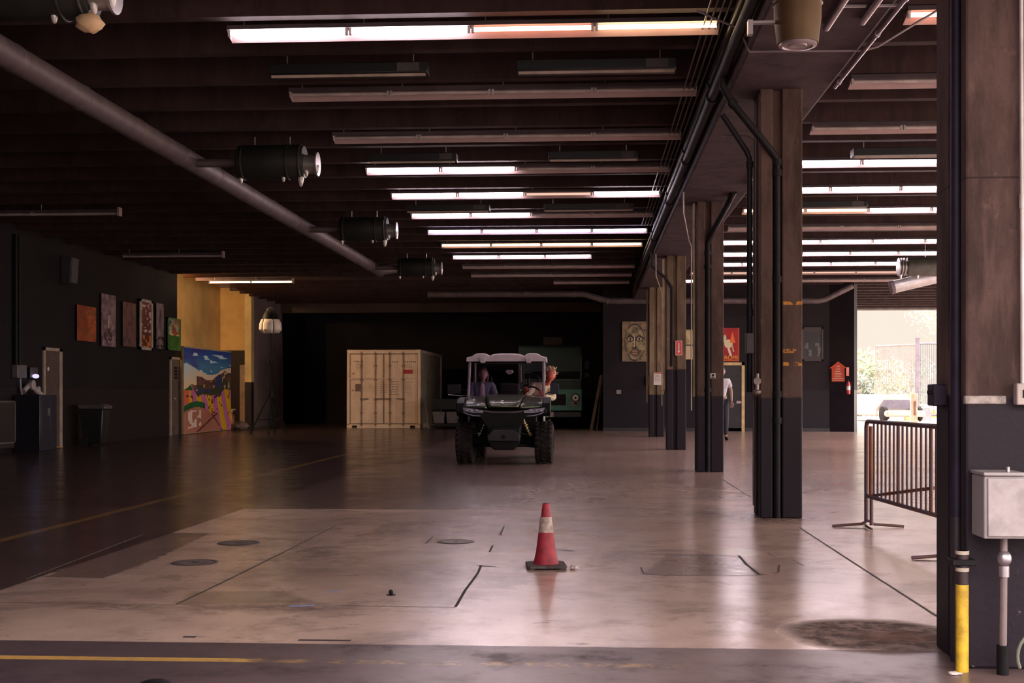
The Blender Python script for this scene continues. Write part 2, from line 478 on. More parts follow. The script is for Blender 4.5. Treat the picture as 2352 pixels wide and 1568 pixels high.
# return wall beside the rear opening, turned slightly towards the light
p0 = PY(1905, 900, YB); p1 = PY(1962, 900, 38.15)
b = MB(); b.hexa([(p0.x,YB,0),(p1.x,38.15,0),(p1.x+.2,38.7,0),(p0.x+.5,YB+.3,0),(p0.x,YB,ZS),(p1.x,38.15,ZS),(p1.x+.2,38.7,ZS),(p0.x+.5,YB+.3,ZS)])
struct(b.build('wall_return', m_wb, smooth=False))
b = MB(); b.box(11.0, 11.25, .2, 38, 4.41, ZS)
for y in (.2, 5.4, 11.8, 18.6, 25.9, 33.5): b.box(11.0, 11.25, y, y+.45, 0, 4.35)
struct(b.build('wall_right', m_wr, smooth=False))
b = MB(); b.box(-14, -3.6, 4.8, 5.2, 0, ZS); struct(b.build('wall_front', m_wr, smooth=False))  # unseen wall, added to keep the left aisle dark
b = MB(); b.box(-3.85, -3.6, -8, 4.8, 0, ZS); struct(b.build('wall_left_light_block', m_wr, smooth=False))  # unseen wall, added to stop light reaching the near pillar from the left
# loose plaster stain and skirting line on the rear black walls
b = MB(); b.box(.4, 7.2, YB-.03, YB, .0, .10)
struct(b.build('baseboard_back', M('skirting_black', (.03,.024,.03), .5), smooth=False))
# outside ground
b = MB(); b.box(-60, 90, 49.5, 140, -.32, -.02); b.box(11.3, 90, -40, 38, -.32, -.02); b.box(17, 90, 38, 49.5, -.32, -.02); b.box(-60, 11.3, -60, -10, -.32, -.02)
struct(b.build('ground', M('sunlit_concrete_yard', (.50,.45,.38), .8, var=.15, scale=.3), smooth=False))

# ================================================================ ROOF BEAM AND PILLARS
b = MB(); b.box(1.28, 2.2, 4.9, 38.5, 3.95, ZS)
bm_ = b.build('roof_beam', m_beam, bevel=.03, smooth=False)
tag(bm_, 'long plum-brown concrete roof beam carried by the row of pillars', 'beam')
COLS = [5.38, 11.75, 18.6, 25.85, 33.5]
mats = [m_col0, m_coly, m_col, m_col3, m_col4]
labs = ['large foreground concrete pillar at the right edge with black painted foot',
        'tall concrete pillar with orange paint marks, second nearest, behind the barrier gap',
        'concrete pillar with a small white square sign, third from the front',
        'concrete pillar with red fire extinguisher sign and high black band',
        'farthest concrete pillar with a white notice at head height']
PX0, PX1, PD = 1.565, 1.95, .45
for i, y in enumerate(COLS):
    x0, x1 = PX0, PX1
    g = .055
    # cross section with a service groove on the front and one on the left side
    gx0, gx1 = x0 + .115, x0 + .20
    prof = [(x0, y), (gx0, y), (gx0, y+g), (gx1, y+g), (gx1, y), (x1, y), (x1, y+PD), (x0, y+PD), (x0, y+.27), (x0+.05, y+.27), (x0+.05, y+.14), (x0, y+.14)]
    if i == 0:
        prof = [(x0, y), (x1+.12, y), (x1+.12, y+PD), (x0, y+PD), (x0, y+.24), (x0+.05, y+.24), (x0+.05, y+.07), (x0, y+.07)]
    b = MB(); b.prism(prof, 'Z', 0, 3.97)
    b.build
    o = b.build('concrete_pillar', mats[i], bevel=.012, smooth=False)
    tag(o, labs[i], 'pillar', 'pillars in the central row')
    if i == 0:
        c = MB(); c.prism([(x0-.005,y-.012),(x0+.165,y-.012),(x0+.165,y+.02),(x0-.005,y+.02)], 'Z', 1.105, 1.14)
        c.build('chipped_ledge', M('chipped_plaster', (.42,.36,.34), .8, var=.5, scale=18, bmp=.5), o, bevel=.006)
# pipes on pillars: each a thing of its own
def pipe(name, pts, r, mat, label, cat='pipe', group=None, collars=(), n=12, parent=None, cr=1.35, ch=.03):
    b = MB(); b.tube(pts, r, n)
    o = b.build(name, mat)
    tag(o, label, cat, group)
    if collars:
        for c in collars:
            k = MB(); c = Vector(c)
            # orient along nearest segment
            best = None
            for i in range(len(pts)-1):
                a, q = Vector(pts[i]), Vector(pts[i+1]); d = q - a
                t = max(0, min(1, (c-a).dot(d)/d.length_squared)); dist = (a+d*t-c).length
                if best is None or dist < best[0]: best = (dist, d.normalized(), a + d*t)
            k.cyl(best[2]-best[1]*ch, best[2]+best[1]*ch, r*cr, n=n)
            k.build('coupling', mat, o)
    return o
# near pillar: purple pipe in its side, grey conduit, yellow foot
xc = 1.535; yc = 5.56
xc = 1.571
o = pipe('drain_pipe', [(xc,5.525,.62),(xc,5.525,3.96)], .026, m_purplepipe, 'dark purple drain pipe running up the side of the foreground pillar')
k = MB(); k.cyl((xc,5.525,.0),(xc,5.525,.62),.025, n=16); k.build('pipe_lower', M('dark_pipe_lower', (.03,.022,.03), .5), o)
xg, yg = 1.5376, 5.33
y1_ = M('white_band', (.5,.42,.36), .6)
g = MB(); g.cyl((xg,yg,0),(xg,yg,.36), .026, n=18)
gp = g.build('guard_post', m_yellow); tag(gp, 'yellow painted pipe foot at the base of the foreground pillar', 'post')
k = MB(); k.cyl((xg,yg,.36),(xg,yg,.50), .0255, n=18); k.build('upper_sleeve', M('maroon_sleeve', (.035,.018,.022), .5), gp)
for z0, z1 in ((.415,.43),(.485,.50)):
    k = MB(); k.cyl((xg,yg,z0),(xg,yg,z1), .0275, n=18); k.build('white_band', y1_, gp)
k = MB(); k.box(xg-.05,xg+.05,yg-.035,yg+.05,.44,.465); k.build('clamp', m_blackpipe, gp, bevel=.004)
# grey box on the near pillar and its conduit
q0 = PY(2262, 1092, 5.2); q1 = PY(2352, 1238, 5.2)
bx0, bz1, bz0 = q0.x-.003, q0.z, q1.z
b = MB(); b.box(bx0, bx0+.30, 5.2, 5.37, bz0, bz1)
eb = b.build('junction_cabinet', m_box, bevel=.006); tag(eb, 'large pale grey electrical box on the black foot of the foreground pillar', 'electrical box')
b = MB(); b.box(bx0+.012, bx0+.29, 5.19, 5.2, bz0+.01, bz1-.01); b.build('cover', M('box_cover_grey', (.42,.37,.39), .5, .1, .3, 7), eb, bevel=.004)
b = MB(); b.box(bx0-.005, bx0+.16, 5.185, 5.37, bz1, bz1+.014); b.build('top_lip', m_box, eb, bevel=.003)
b = MB(); b.cyl((bx0+.10,5.22,bz1+.01),(bx0+.10,5.22,bz1+.035),.008,n=10); b.build('screw', m_steel, eb)
cx_ = PY(2303,1300,5.28).x
o = pipe('rigid_conduit', [(cx_+.0,5.28,.0),(cx_+.004,5.28,.43),(cx_+.004,5.28,bz0)], .0155, M('conduit_mauve', (.22,.17,.18), .45, .3), 'grey rigid conduit dropping from the electrical box to the floor')
k = MB(); k.ell((cx_+.004,5.275,.475),(.03,.03,.034)); k.cyl((cx_+.004,5.28,.40),(cx_+.004,5.28,.445),.022); k.build('elbow_fitting', m_steel, o)
k = MB(); k.cyl((cx_,5.28,.0),(cx_,5.28,.12),.024); k.build('foot_collar', m_black, o)
q = PY(2346, 905, 5.36)
b = MB(); b.box(q.x-.028,q.x+.06,5.33,5.38,q.z-.045,q.z+.045)
ob = b.build('outlet_box', M('outlet_cream', (.48,.40,.38), .5), bevel=.006); tag(ob, 'small cream outlet box on the right edge of the foreground pillar', 'outlet')
k = MB(); k.box(q.x-.004,q.x+.008,5.326,5.332,q.z-.015,q.z+.018); k.build('switch', m_black, ob)
pipe('thin_conduit', [(q.x+.004,5.36,q.z+.04),(q.x-.004,5.36,3.95)], .009, M('conduit_pale', (.55,.48,.50), .35, .3), 'thin pale conduit rising above the cream outlet box', collars=[(q.x,5.36,q.z+.8)])
b = MB(); q = PY(2352, 1525, 5.15)
pts = [(q.x+.06+math.cos(a)*.085, 5.15, .10+math.sin(a)*.10) for a in [PI*(1.15-.08*i) for i in range(12)]]
b.tube(pts, .007, 8); o = b.build('garden_hose', M('hose_grey_green', (.16,.17,.13), .5)); tag(o, 'grey green hose loop by the foot of the foreground pillar', 'hose')
# small dark box on the left side of the near pillar
q = PY(2138, 882, 5.7); q2 = PY(2162, 932, 5.7)
b = MB(); b.box(q.x, q2.x+.02, 5.66, 5.76, q2.z, q.z); ob = b.build('door_sensor', m_purplepipe, bevel=.006); tag(ob, 'small dark box on the left edge of the foreground pillar', 'box')
b = MB(); b.cyl((q.x-.015,5.7,q2.z+.06),(q.x+.01,5.7,q2.z+.06),.008); b.build('knob', m_black, ob)

# second pillar: black pipe in its groove, elbow from the beam
y = COLS[1]
gx = PX0 + .157
o = pipe('black_drain_pipe', [(gx,y+.02,0),(gx,y+.02,3.30),(gx-.05,y-.03,3.36),(1.30,y-.10,3.80),(1.22,y-.10,3.95),(1.22,y-.10,4.2)], .034, m_blackpipe,
     'black drain pipe elbowing off the beam down the second pillar', collars=[(gx,y+.02,z) for z in (3.18,3.28,2.2,1.14,.9)] + [(1.30,y-.10,3.80)])
xs = PY(1722, 600, y+.1).x
o = pipe('downpipe', [(xs,y+.12,1.16),(xs,y+.12,3.33),(xs-.03,y+.1,3.40),(1.22,y+.0,3.72)], .026, m_blackpipe,
     'thin black pipe hanging beside the left face of the second pillar', collars=[(xs,y+.12,3.28),(xs,y+.12,1.9)])
pipe('side_conduit', [(xs+.05,y+.2,.1),(xs+.05,y+.2,3.52),(xs-.02,y+.2,3.56),(1.24,y+.2,3.56)], .011, M('conduit_dull', (.16,.12,.12), .5, .3), 'thin dull conduit bent along the left face of the second pillar')
q = PY(1712, 765, y+.1); q2 = PY(1731, 812, y+.1)
b = MB(); b.box(q.x, q2.x, y+.04, y+.14, q2.z, q.z); o = b.build('junction_box', M('box_dark', (.03,.022,.025), .5), bevel=.005); tag(o, 'dark rusty junction box on the thin pipe beside the second pillar', 'electrical box')
q = PY(1738, 875, y+.02)
b = MB(); b.cyl((q.x,y+.0,q.z-.09),(q.x,y+.0,q.z+.07),.022); b.cyl((q.x,y-.03,q.z+.0),(q.x,y+.03,q.z+.0),.035); b.ell((q.x,y,q.z-.1),(.04,.03,.03))
o = b.build('valve', M('valve_metal', (.20,.15,.15), .4, .6)); tag(o, 'metal valve fitting at head height on the second pillar', 'valve')
# third pillar
y = COLS[2]
o = pipe('black_drain_pipe', [(gx,y+.02,0),(gx,y+.02,3.34),(gx+.05,y-.05,3.48),(2.0,y-.5,3.92),(2.0,y-.9,3.95)], .042, m_blackpipe,
     'thick black drain pipe elbowing down the front of the third pillar', collars=[(gx,y+.02,z) for z in (3.2,3.0,1.2)])
pipe('pale_edge_conduit', [(PX0-.035,y+.1,1.1),(PX0-.035,y+.1,3.94)], .02, M('conduit_tan', (.50,.36,.22), .5, .2), 'tan conduit up the left edge of the third pillar')
pipe('thin_conduit', [(PX0-.08,y+.05,.9),(PX0-.08,y+.05,3.3),(PX0-.12,y,3.38),(1.30,y-.9,3.66),(1.30,y-.9,3.97)], .010, M('conduit_silver', (.42,.36,.36), .35, .5), 'thin silver conduit cranked across the beam to the third pillar')
q = PY(1637.5, 862.5, y)
b = MB(); b.box(q.x-.04,q.x+.04,y-.006,y,q.z-.04,q.z+.035); o = b.build('square_sign', M('sign_cream', (.55,.46,.42), .6), bevel=.003); tag(o, 'small cream square sign on the front of the third pillar', 'sign')
b = MB(); b.lathe([(.0,-.001),(.018,-.001),(.018,.001),(.0,.001)], 16, (q.x,y-.007,q.z+.006), 'Y'); b.box(q.x-.022,q.x+.022,y-.008,y-.006,q.z-.03,q.z-.02); b.build('symbol', m_black, o, smooth=False)
# fourth
y = COLS[3]
pipe('pale_edge_conduit', [(PX0-.05,y+.15,1.2),(PX0-.05,y+.15,3.9)], .03, M('conduit_tan2', (.52,.36,.20), .5, .2), 'tan conduit up the left edge of the fourth pillar')
pipe('black_drain_pipe', [(gx-.06,y+.0,1.7),(gx-.06,y+.0,3.3),(gx-.2,y-.1,3.5),(1.25,y-.2,3.72),(1.25,y-.2,4.0)], .03, m_blackpipe, 'slim black pipe cranked off the beam onto the fourth pillar')
pipe('thin_conduit', [(PX0-.10,y+.05,.9),(PX0-.10,y+.05,3.2),(1.32,y-.4,3.5),(1.32,y-.4,3.96)], .011, M('conduit_brown', (.30,.22,.17), .4, .3), 'thin brown conduit beside the left edge of the fourth pillar')
q = PY(1559, 799, y)
b = MB(); b.box(q.x-.07,q.x+.07,y-.008,y,q.z-.15,q.z+.15); o = b.build('extinguisher_sign', M('sign_red', (.62,.05,.05), .45, var=.1), bevel=.003); tag(o, 'upright red and white fire extinguisher sign on the fourth pillar', 'sign')
b = MB()
for xx in (-.066,.058): b.box(q.x+xx, q.x+xx+.008, y-.0095, y-.008, q.z-.146, q.z+.146)
for zz in (-.146,.138): b.box(q.x-.066, q.x+.066, y-.0095, y-.008, q.z+zz, q.z+zz+.008)
b.prism([(q.x-.012,q.z+.10),(q.x+.012,q.z+.10),(q.x+.012,q.z-.06),(q.x+.03,q.z-.06),(q.x,q.z-.11),(q.x-.03,q.z-.06),(q.x-.012,q.z-.06)], 'Y', y-.0095, y-.008)
b.build('arrow', M('sign_white', (.7,.62,.6), .5, var=.1), o, smooth=False)
# fifth
y = COLS[4]
q = PY(1512.5, 869, y)
b = MB(); b.box(q.x-.13,q.x+.13,y-.01,y,q.z-.17,q.z+.17); o = b.build('notice_sheet', M('paper_white', (.66,.58,.52), .6, var=.1), bevel=.003); tag(o, 'white printed notice on the farthest pillar', 'notice')
b = MB(); b.box(q.x-.12,q.x+.12,y-.012,y-.01,q.z+.13,q.z+.165)
b.build('red_heading', M('heading_red', (.5,.08,.07), .5), o)
b = MB()
for kx in range(6): b.box(q.x-.10,q.x+.02+.08*((kx*37 % 5)/5),y-.012,y-.01,q.z+.08-kx*.036,q.z+.092-kx*.036)
b.build('print_line', M('print_grey', (.28,.24,.24), .6), o)
pipe('pale_edge_conduit', [(PX0-.05,y+.15,.9),(PX0-.05,y+.15,3.9)], .022, M('conduit_tan3', (.40,.30,.20), .5, .2), 'tan conduit up the left edge of the farthest pillar')

# ================================================================ BEAM SERVICES
# bundle of thin conduits under the ribs left of the beam
for i in range(5):
    xx = .98 + i * .055
    pipe('ceiling_conduit', [(xx,6.5,4.33),(xx,24,4.33)], .009, M('conduit_ceiling', (.16,.12,.13), .5, .4), 'thin conduit in the bundle clipped under the ribs left of the beam', group='bundle of thin conduits left of the beam')
for i,(zz,rr) in enumerate(((4.22,.045),(4.08,.05))):
    pipe('beam_pipe', [(1.21,5.5,zz),(1.21,33.5,zz)], rr, m_blackpipe, ['upper','lower'][i] + ' black pipe run along the left face of the beam', collars=[(1.21,yq,zz) for yq in (9,12.6,16,19.4,24)])
pipe('silver_edge_conduit', [(2.215,5.5,3.92),(2.215,11.6,3.92)], .016, m_steel, 'bright silver conduit along the right lower edge of the beam', collars=[(2.215,yq,3.92) for yq in (7.2,8.1,9.0,9.9,11.4)], cr=1.5, ch=.02)
pipe('silver_edge_conduit', [(2.10,13.3,3.93),(2.10,17.0,3.93)], .018, m_steel, 'silver conduit under the beam between the second and third pillars')
pipe('sagging_conduit', [(PY(1600,88,10.4).x,10.4,4.28),(1.22,10.4,4.12),(1.30,10.4,3.935),(2.22,10.4,3.93),(2.33,10.4,3.96),(2.66,10.4,4.16),(2.9,10.4,4.3)], .010, M('conduit_mauve2', (.22,.17,.19), .5, .3), 'grey conduit dipping under the beam from one bay to the other')
# two ribbed flexible conduits with cross clips
for i, (xx, ye) in enumerate(((1.79,9.75),(2.03,9.6))):
    b = MB()
    prof = []
    L = ye - 5.6; n = int(L / .035)
    for k in range(n):
        yk = 5.6 + k * .035
        prof += [(.020, yk), (.027, yk + .0175)]
    b.lathe(prof, 10, (xx, 0, 3.92), 'Y')
    o = b.build('flexible_conduit', m_steel); tag(o, ['left','right'][i] + ' ribbed silver flexible conduit under the beam by the lamp', 'conduit', 'ribbed flexible conduits under the beam')
    k = MB(); k.box(xx, xx+.19, 9.2, 9.225, 3.925, 3.94); k.build('cross_clip', m_steel, o)
# canister lamp hanging near the front
q = PY(1832, 90, 8.0)
M_can = M('tan_canister_metal', (.13,.075,.035), .5, .3, .2, 5)
b = MB(); b.lathe([(.03,.58),(.145,.575),(.15,.55),(.148,.30),(.146,.16),(.128,.0),(.0,.0)], 32, (q.x, 8.0, q.z-.03))
cn = b.build('canister_lamp', M_can); tag(cn, 'tan metal canister lamp hanging under the beam at the top of the picture', 'lamp')
b = MB(); b.lathe([(.118,.0),(.118,-.014),(.095,-.018),(.09,-.008),(.06,-.008),(.055,-.016),(.03,-.016),(.0,-.012)], 32, (q.x,8.0,q.z-.03)); b.build('lens', M('lens_grey', (.34,.27,.29), .3, .3), cn)
b = MB()
for zz in (.27,.24,.50): b.lathe([(.147,zz),(.156,zz+.008),(.147,zz+.016)], 32, (q.x,8.0,q.z-.03))
b.build('rim_band', M_can, cn)
b = MB(); b.cyl((q.x,8.0,q.z+.53),(q.x,8.0,3.96),.02); b.build('hanger', m_steel, cn)
b = MB(); b.box(q.x-.30,q.x-.13,7.98,8.02,q.z+.10,q.z+.115); b.box(q.x-.31,q.x-.28,7.97,8.03,q.z+.03,q.z+.12); b.build('side_bracket', m_steel, cn)

# ================================================================ STRIP LIGHTS
def strip_light(x0, y, segs, seg_len, z, label, group, name='strip_light', hook=False, lip=.055, warm=None):
    t = empty(name, (x0, y, z), 0, label, 'ceiling light', group)
    n = len(segs); L = n * seg_len
    b = MB(); b.prism([(-.075,.072),(-.055,.115),(.055,.115),(.075,.072)], 'X', 0, L); b.build('housing', m_housing, t)
    b = MB(); b.prism([(.03,.072),(.105,.072-lip*1.3),(.111,.072-lip*1.3),(.04,.074)], 'X', 0, L)
    b.prism([(-.06,.072),(.04,.072),(.105,.072-lip*1.2),(.0,.03)], 'X', 0, .004); b.prism([(-.06,.072),(.04,.072),(.105,.072-lip*1.2),(.0,.03)], 'X', L-.004, L)
    b.build('reflector', m_reflector, t)
    for i, s in enumerate(segs):
        a, e = i * seg_len + .03, (i + 1) * seg_len - .03
        c = MB(); c.cyl((a, -.03, .045), (e, -.03, .045), .019, n=10); c.build('tube', EMS[s], t)
        for xx in (a - .012, e + .012): c = MB(); c.cbox((xx, -.03, .047), (.022, .035, .06)); c.build('lamp_holder', m_white if s != 'U' else m_box, t)
        c = MB(); c.cyl((i*seg_len + .12, .06, .085), (i*seg_len + .12, .06, .22), .006, n=6); c.build('hanger_rod', m_steel, t)
    if hook:
        c = MB(); c.box(L-.02, L+.02, -.08,.06, .0,.15); c.build('end_bracket', m_reflector, t)
    return t
D0 = [11.03 + 2.29 * k for k in range(12)]
LFT = ['WWOY','UUUU','UUUU','WWUU','WWDW','WWUU','BBBB','YYYY','WWW','UUUU','UUUU','UU']
XR = 1.12; XLf = -3.2; SL = (XR - XLf) / 4
ordn = ['first','second','third','fourth','fifth','sixth','seventh','eighth','ninth','tenth','eleventh','twelfth']
ZL = 4.285
stat = {'W':'white lit','B':'bluish lit','O':'orange','Y':'warm lit','D':'half lit','U':'unlit'}
for k, s in enumerate(LFT):
    x0 = XLf
    if k == 11: x0 = XR - 2 * SL
    d = 'unlit' if set(s) == {'U'} else 'warm lit' if set(s) == {'Y'} else 'partly lit' if 'U' in s else 'white and orange lit' if 'O' in s else 'fully lit'
    strip_light(x0, D0[k], s, SL, ZL, f'{d} long strip light in the {ordn[k]} row back, left of the beam', 'long strip lights left of the beam')
RGT = ['OO','UUUU','UUUU','WWWW','WWWW','YYWW','UUUU','WWWW','WWWW','WWWW','DDDD','WWWW']
for k, s in enumerate(RGT):
    d = 'unlit' if set(s) == {'U'} else 'orange lit' if 'O' in s else 'dim' if 'D' in s else 'warm and white lit' if 'Y' in s else 'white lit'
    s2 = s + ('' if k < 3 else s[-1]*2)
    x0 = 2.66
    if k == 11: x0 = 2.3; s2 = 'WW' + 'UUUU'
    strip_light(x0, D0[k]-.2, s2, SL, ZL, f'{d} long strip light in the {ordn[k]} row back, right of the beam', 'long strip lights right of the beam')
for k, (xa, xb), s, lab in ((5,(0-120,275),'UU','unlit short strip light highest up on the far left'),(8,(283,513),'UU','unlit short strip light above the wall paintings'),(11,(482,673),'YY','warm lit short strip light in front of the yellow alcove')):
    yk = D0[k] - .6
    a = PY(xa, 600, yk).x; e = PY(xb, 600, yk).x
    strip_light(a, yk, s, (e-a)/2, ZL, lab, 'short strip lights on the far left', hook=True, lip=.03)
# black hooded fixtures
for (k, xa, xb, lab) in ((.5,625,985,'nearest left black hooded fixture below the bright front strip light'),(.5,1188,1552,'nearest right black hooded fixture below the bright front strip light'),
              (2.5,850,1050,'black hooded fixture, left of the second pair'),(2.5,1260,1465,'black hooded fixture, right of the second pair'),
              (4.5,935,1125,'black hooded fixture, left of the third pair'),(4.5,1250,1455,'black hooded fixture, right of the third pair'),
              (2.5,1957,2230,'black hooded fixture right of the beam above the white row'),(4.5,1800,1990,'black hooded fixture right of the beam between lit rows')):
    y = 11.03 + 2.29 * k; a = PY(xa, 300, y).x; e = PY(xb, 300, y).x
    t = empty('hooded_fixture', ((a+e)/2, y, 4.24), 0, lab, 'ceiling fixture', 'black hooded ceiling fixtures')
    h = (e - a) / 2
    b = MB(); b.prism([(-.12,.0),(-.12,.10),(.12,.10),(.12,.0)], 'X', -h, h); b.build('hood', m_hood, t, bevel=.006)
    b = MB(); b.box(-h+.02, h-.02, -.11, -.09, -.035, -.012); b.build('lower_rail', M('rail_pale', (.42,.32,.27), .5), t)
    b = MB(); b.box(h*.62, h*.9, -.123, -.119, .012, .09); b.build('side_label', M('label_grey', (.06,.05,.055), .6), t)
    b = MB()
    for xx in (-h+.15, h-.15): b.cyl((xx,0,.10),(xx,0,.20),.006,n=6)
    b.build('hanger_rod', m_steel, t)

# ================================================================ DUCTS
X_D, Z_D, RD = -5.07, 4.10, .125
b = MB(); b.tube([(X_D,5.22,Z_D),(X_D,30.0,Z_D),(X_D+.1,30.35,Z_D+.05),(X_D+.35,30.7,Z_D+.12)], RD, 24)
du = b.build('round_duct', m_duct); tag(du, 'long round grey air duct running down the hall on the left', 'duct')
for i in range(17):
    y = 6.3 + i * 1.5
    b = MB(); b.lathe([(RD-.002,y-.03),(RD+.007,y-.02),(RD+.007,y+.02),(RD-.002,y+.03)], 24, (X_D,0,Z_D), 'Y'); b.build('joint_band', m_duct, du)
m_drum = M('drum_dark_green_grey', (.028,.028,.027), .5, .1, .3, 4, spec=.3)
m_cap = M('nozzle_glint_white', (.62,.58,.56), .3, .2, .1)  # small fittings, their white stands in for glints on the clamp handles
for i, y in enumerate((9.1, 15.9, 22.4, 29.2)):
    y2 = y - .2
    t = empty('air_diffuser_drum', (-4.42, y2, 4.06), 0, ['dark drum with a tan nozzle at the top left corner','second dark air drum with glint-white nozzles beside the duct','third dark air drum beside the duct','farthest dark air drum at the end of the duct'][i], 'air drum', 'air drums branching off the round duct')
    b = MB(); b.lathe([(.0,0),(.20,0),(.215,.02),(.215,.80),(.20,.84),(.0,.84)], 28, (0,0,0), 'X'); b.build('drum_body', m_drum, t)
    for xx in (.05,.62,.78):
        b = MB(); b.lathe([(.214,xx),(.226,xx+.008),(.226,xx+.022),(.214,xx+.03)], 28, (0,0,0), 'X'); b.build('rolled_band', m_drum, t)
    b = MB(); b.lathe([(.0,.84),(.12,.84),(.12,.98),(.15,.99),(.15,1.01),(.0,1.01)], 24, (0,0,-.03), 'X'); b.build('outlet_collar', M('collar_pale', (.34,.31,.31), .35, .5), t)
    b = MB(); b.cyl((-.55,0,.0),(0,0,.0),.055,n=16); b.build('branch_pipe', m_duct, t)
    for j, (nx, nz, s) in enumerate(((.04,-.23,.8),(.58,-.205,.9),(.80,-.25,1.2),(.87,-.14,1.0),(1.0,-.10,1.1))):
        b = MB(); b.lathe([(.0,-.06*s),(.018*s,-.045*s),(.034*s,.02*s),(.03*s,.045*s),(.0,.05*s)], 12, (nx,-.05,nz)); b.build('nozzle', m_cap if i or j != 2 else m_cap, t)
    b = MB(); b.cyl((.2,0,.2),(.2,0,.32),.008,n=6); b.cyl((.65,0,.2),(.65,0,.32),.008,n=6); b.build('hanger_rod', m_steel, t)
    if i == 0:
        b = MB(); b.ell((.86,-.1,-.27),(.10,.08,.07), 14, 8, lambda d: 1 + .12*math.sin(d.x*9)*math.cos(d.z*7)); b.build('tan_nozzle', M('tan_nozzle', (.75,.50,.30), .6), t)  # plain tan colour, no emission
# cross duct at the back
y = 37.6
def bp(px, py): return tuple(PY(px, py, y))
b = MB(); b.tube([bp(985,676),bp(1340,675),bp(1352,678),bp(1388,689),bp(1400,691),bp(1880,690),bp(1895,687),bp(1945,662),bp(1958,655)], .095, 18)
o = b.build('cross_duct', m_duct); tag(o, 'slim round duct running across the back of the hall and cranking down', 'duct')
for px, py in ((985,676),(1205,675),(1318,675),(1394,691),(1600,691),(1760,691)):
    p = bp(px, py); c = MB(); c.lathe([(.094,-.03),(.102,-.02),(.102,.02),(.094,.03)], 18, p, 'X'); c.build('joint_band', m_duct, o)
# right-hand bay: drum and big duct
y = 28.6
q = PY(2062, 613, y)
t = empty('air_diffuser_drum', (q.x, y, q.z), 0, 'grey green air drum in the right-hand bay above the rear opening', 'air drum', 'air drums branching off the round duct')
b = MB(); b.lathe([(.0,0),(.20,0),(.215,.02),(.215,1.6),(.0,1.62)], 28, (.2,0,0), 'X'); b.build('drum_body', M('drum_grey_green', (.14,.14,.125), .45, .2), t)
b = MB()
for xx in (0,.06,.12): b.lathe([(.16,xx),(.20,xx+.01),(.20,xx+.03),(.16,xx+.04)], 24, (0,0,0), 'X')
b.lathe([(.0,.02),(.13,.02),(.13,.2),(.0,.2)], 20, (0,0,0), 'X'); b.build('outlet_collar', M('collar_bright', (.45,.43,.42), .35, .5), t)
for nx in (.05,.42): 
    b = MB(); b.lathe([(.0,-.09),(.02,-.06),(.04,.02),(.0,.05)], 12, (nx,-.05,-.2)); b.build('nozzle', m_cap, t)
b = MB(); b.cyl((.6,0,.2),(.6,0,.5),.008,n=6); b.build('hanger_rod', m_steel, t)
q = PY(2048, 660, 30.5); q2 = PY(2200, 624, 30.5)
b = MB(); b.tube([q, q2, (q2.x+1.5,30.5,q2.z+.05)], .15, 24); o = b.build('big_round_duct', M('duct_bright', (.55,.52,.52), .4, .5)); tag(o, 'bright tilted round duct end over the rear opening', 'duct')
b = MB(); d = (q2 - q).normalized(); b.cyl(q - d*.03, q + d*.05, .165, n=24); b.build('end_collar', m_duct, o)
# ================================================================ PAINTINGS (painted surfaces, colour per cell)
def vn(x, y, s=0):
    def h(i, j): 
        n = math.sin(i * 127.1 + j * 311.7 + s * 74.7) * 43758.5453
        return n - math.floor(n)
    i, j = math.floor(x), math.floor(y); fx, fy = x - i, y - j
    fx = fx*fx*(3-2*fx); fy = fy*fy*(3-2*fy)
    return (h(i,j)*(1-fx)+h(i+1,j)*fx)*(1-fy) + (h(i,j+1)*(1-fx)+h(i+1,j+1)*fx)*fy
def fb(x, y, s=0): return .5*vn(x,y,s)+.3*vn(x*2.1,y*2.1,s+3)+.2*vn(x*4.3,y*4.3,s+5)
def lin(c): return tuple((v/12.92 if v <= .04045 else ((v+.055)/1.055)**2.4) for v in c)
def lerp(a, b, t): t = max(0,min(1,t)); return tuple(p*(1-t)+q*t for p, q in zip(a, b))
PAINT = None
def paint_material():
    m, nt, b = newmat('artist_paint')
    at = nt.nodes.new('ShaderNodeAttribute'); at.attribute_name = 'paint'
    nt.links.new(at.outputs['Color'], b.inputs['Base Color']); b.inputs['Roughness'].default_value = .5
    bump(nt, b, noise(nt, coords(nt), 60, 3), .2, .003)
    return m
m_paint = paint_material()
def painted(name, O, U, V, fn, nu, nv, parent=None):
    """grid sheet: O origin (lower left seen from the front), U right, V up; fn(u,v)->srgb"""
    O, U, V = Vector(O), Vector(U), Vector(V)
    vs = [tuple(O + U*(i/nu) + V*(j/nv)) for j in range(nv+1) for i in range(nu+1)]
    fs = [(j*(nu+1)+i, j*(nu+1)+i+1, (j+1)*(nu+1)+i+1, (j+1)*(nu+1)+i) for j in range(nv) for i in range(nu)]
    me = bpy.data.meshes.new(name); me.from_pydata(vs, [], fs); me.materials.append(m_paint)
    ca = me.color_attributes.new('paint', 'FLOAT_COLOR', 'CORNER')
    data = []
    for j in range(nv):
        for i in range(nu):
            c = lin(fn((i+.5)/nu, (j+.5)/nv))
            data += [c[0], c[1], c[2], 1.0] * 4
    ca.data.foreach_set('color', data)
    o = bpy.data.objects.new(name, me); COL.objects.link(o); o.parent = parent
    return o
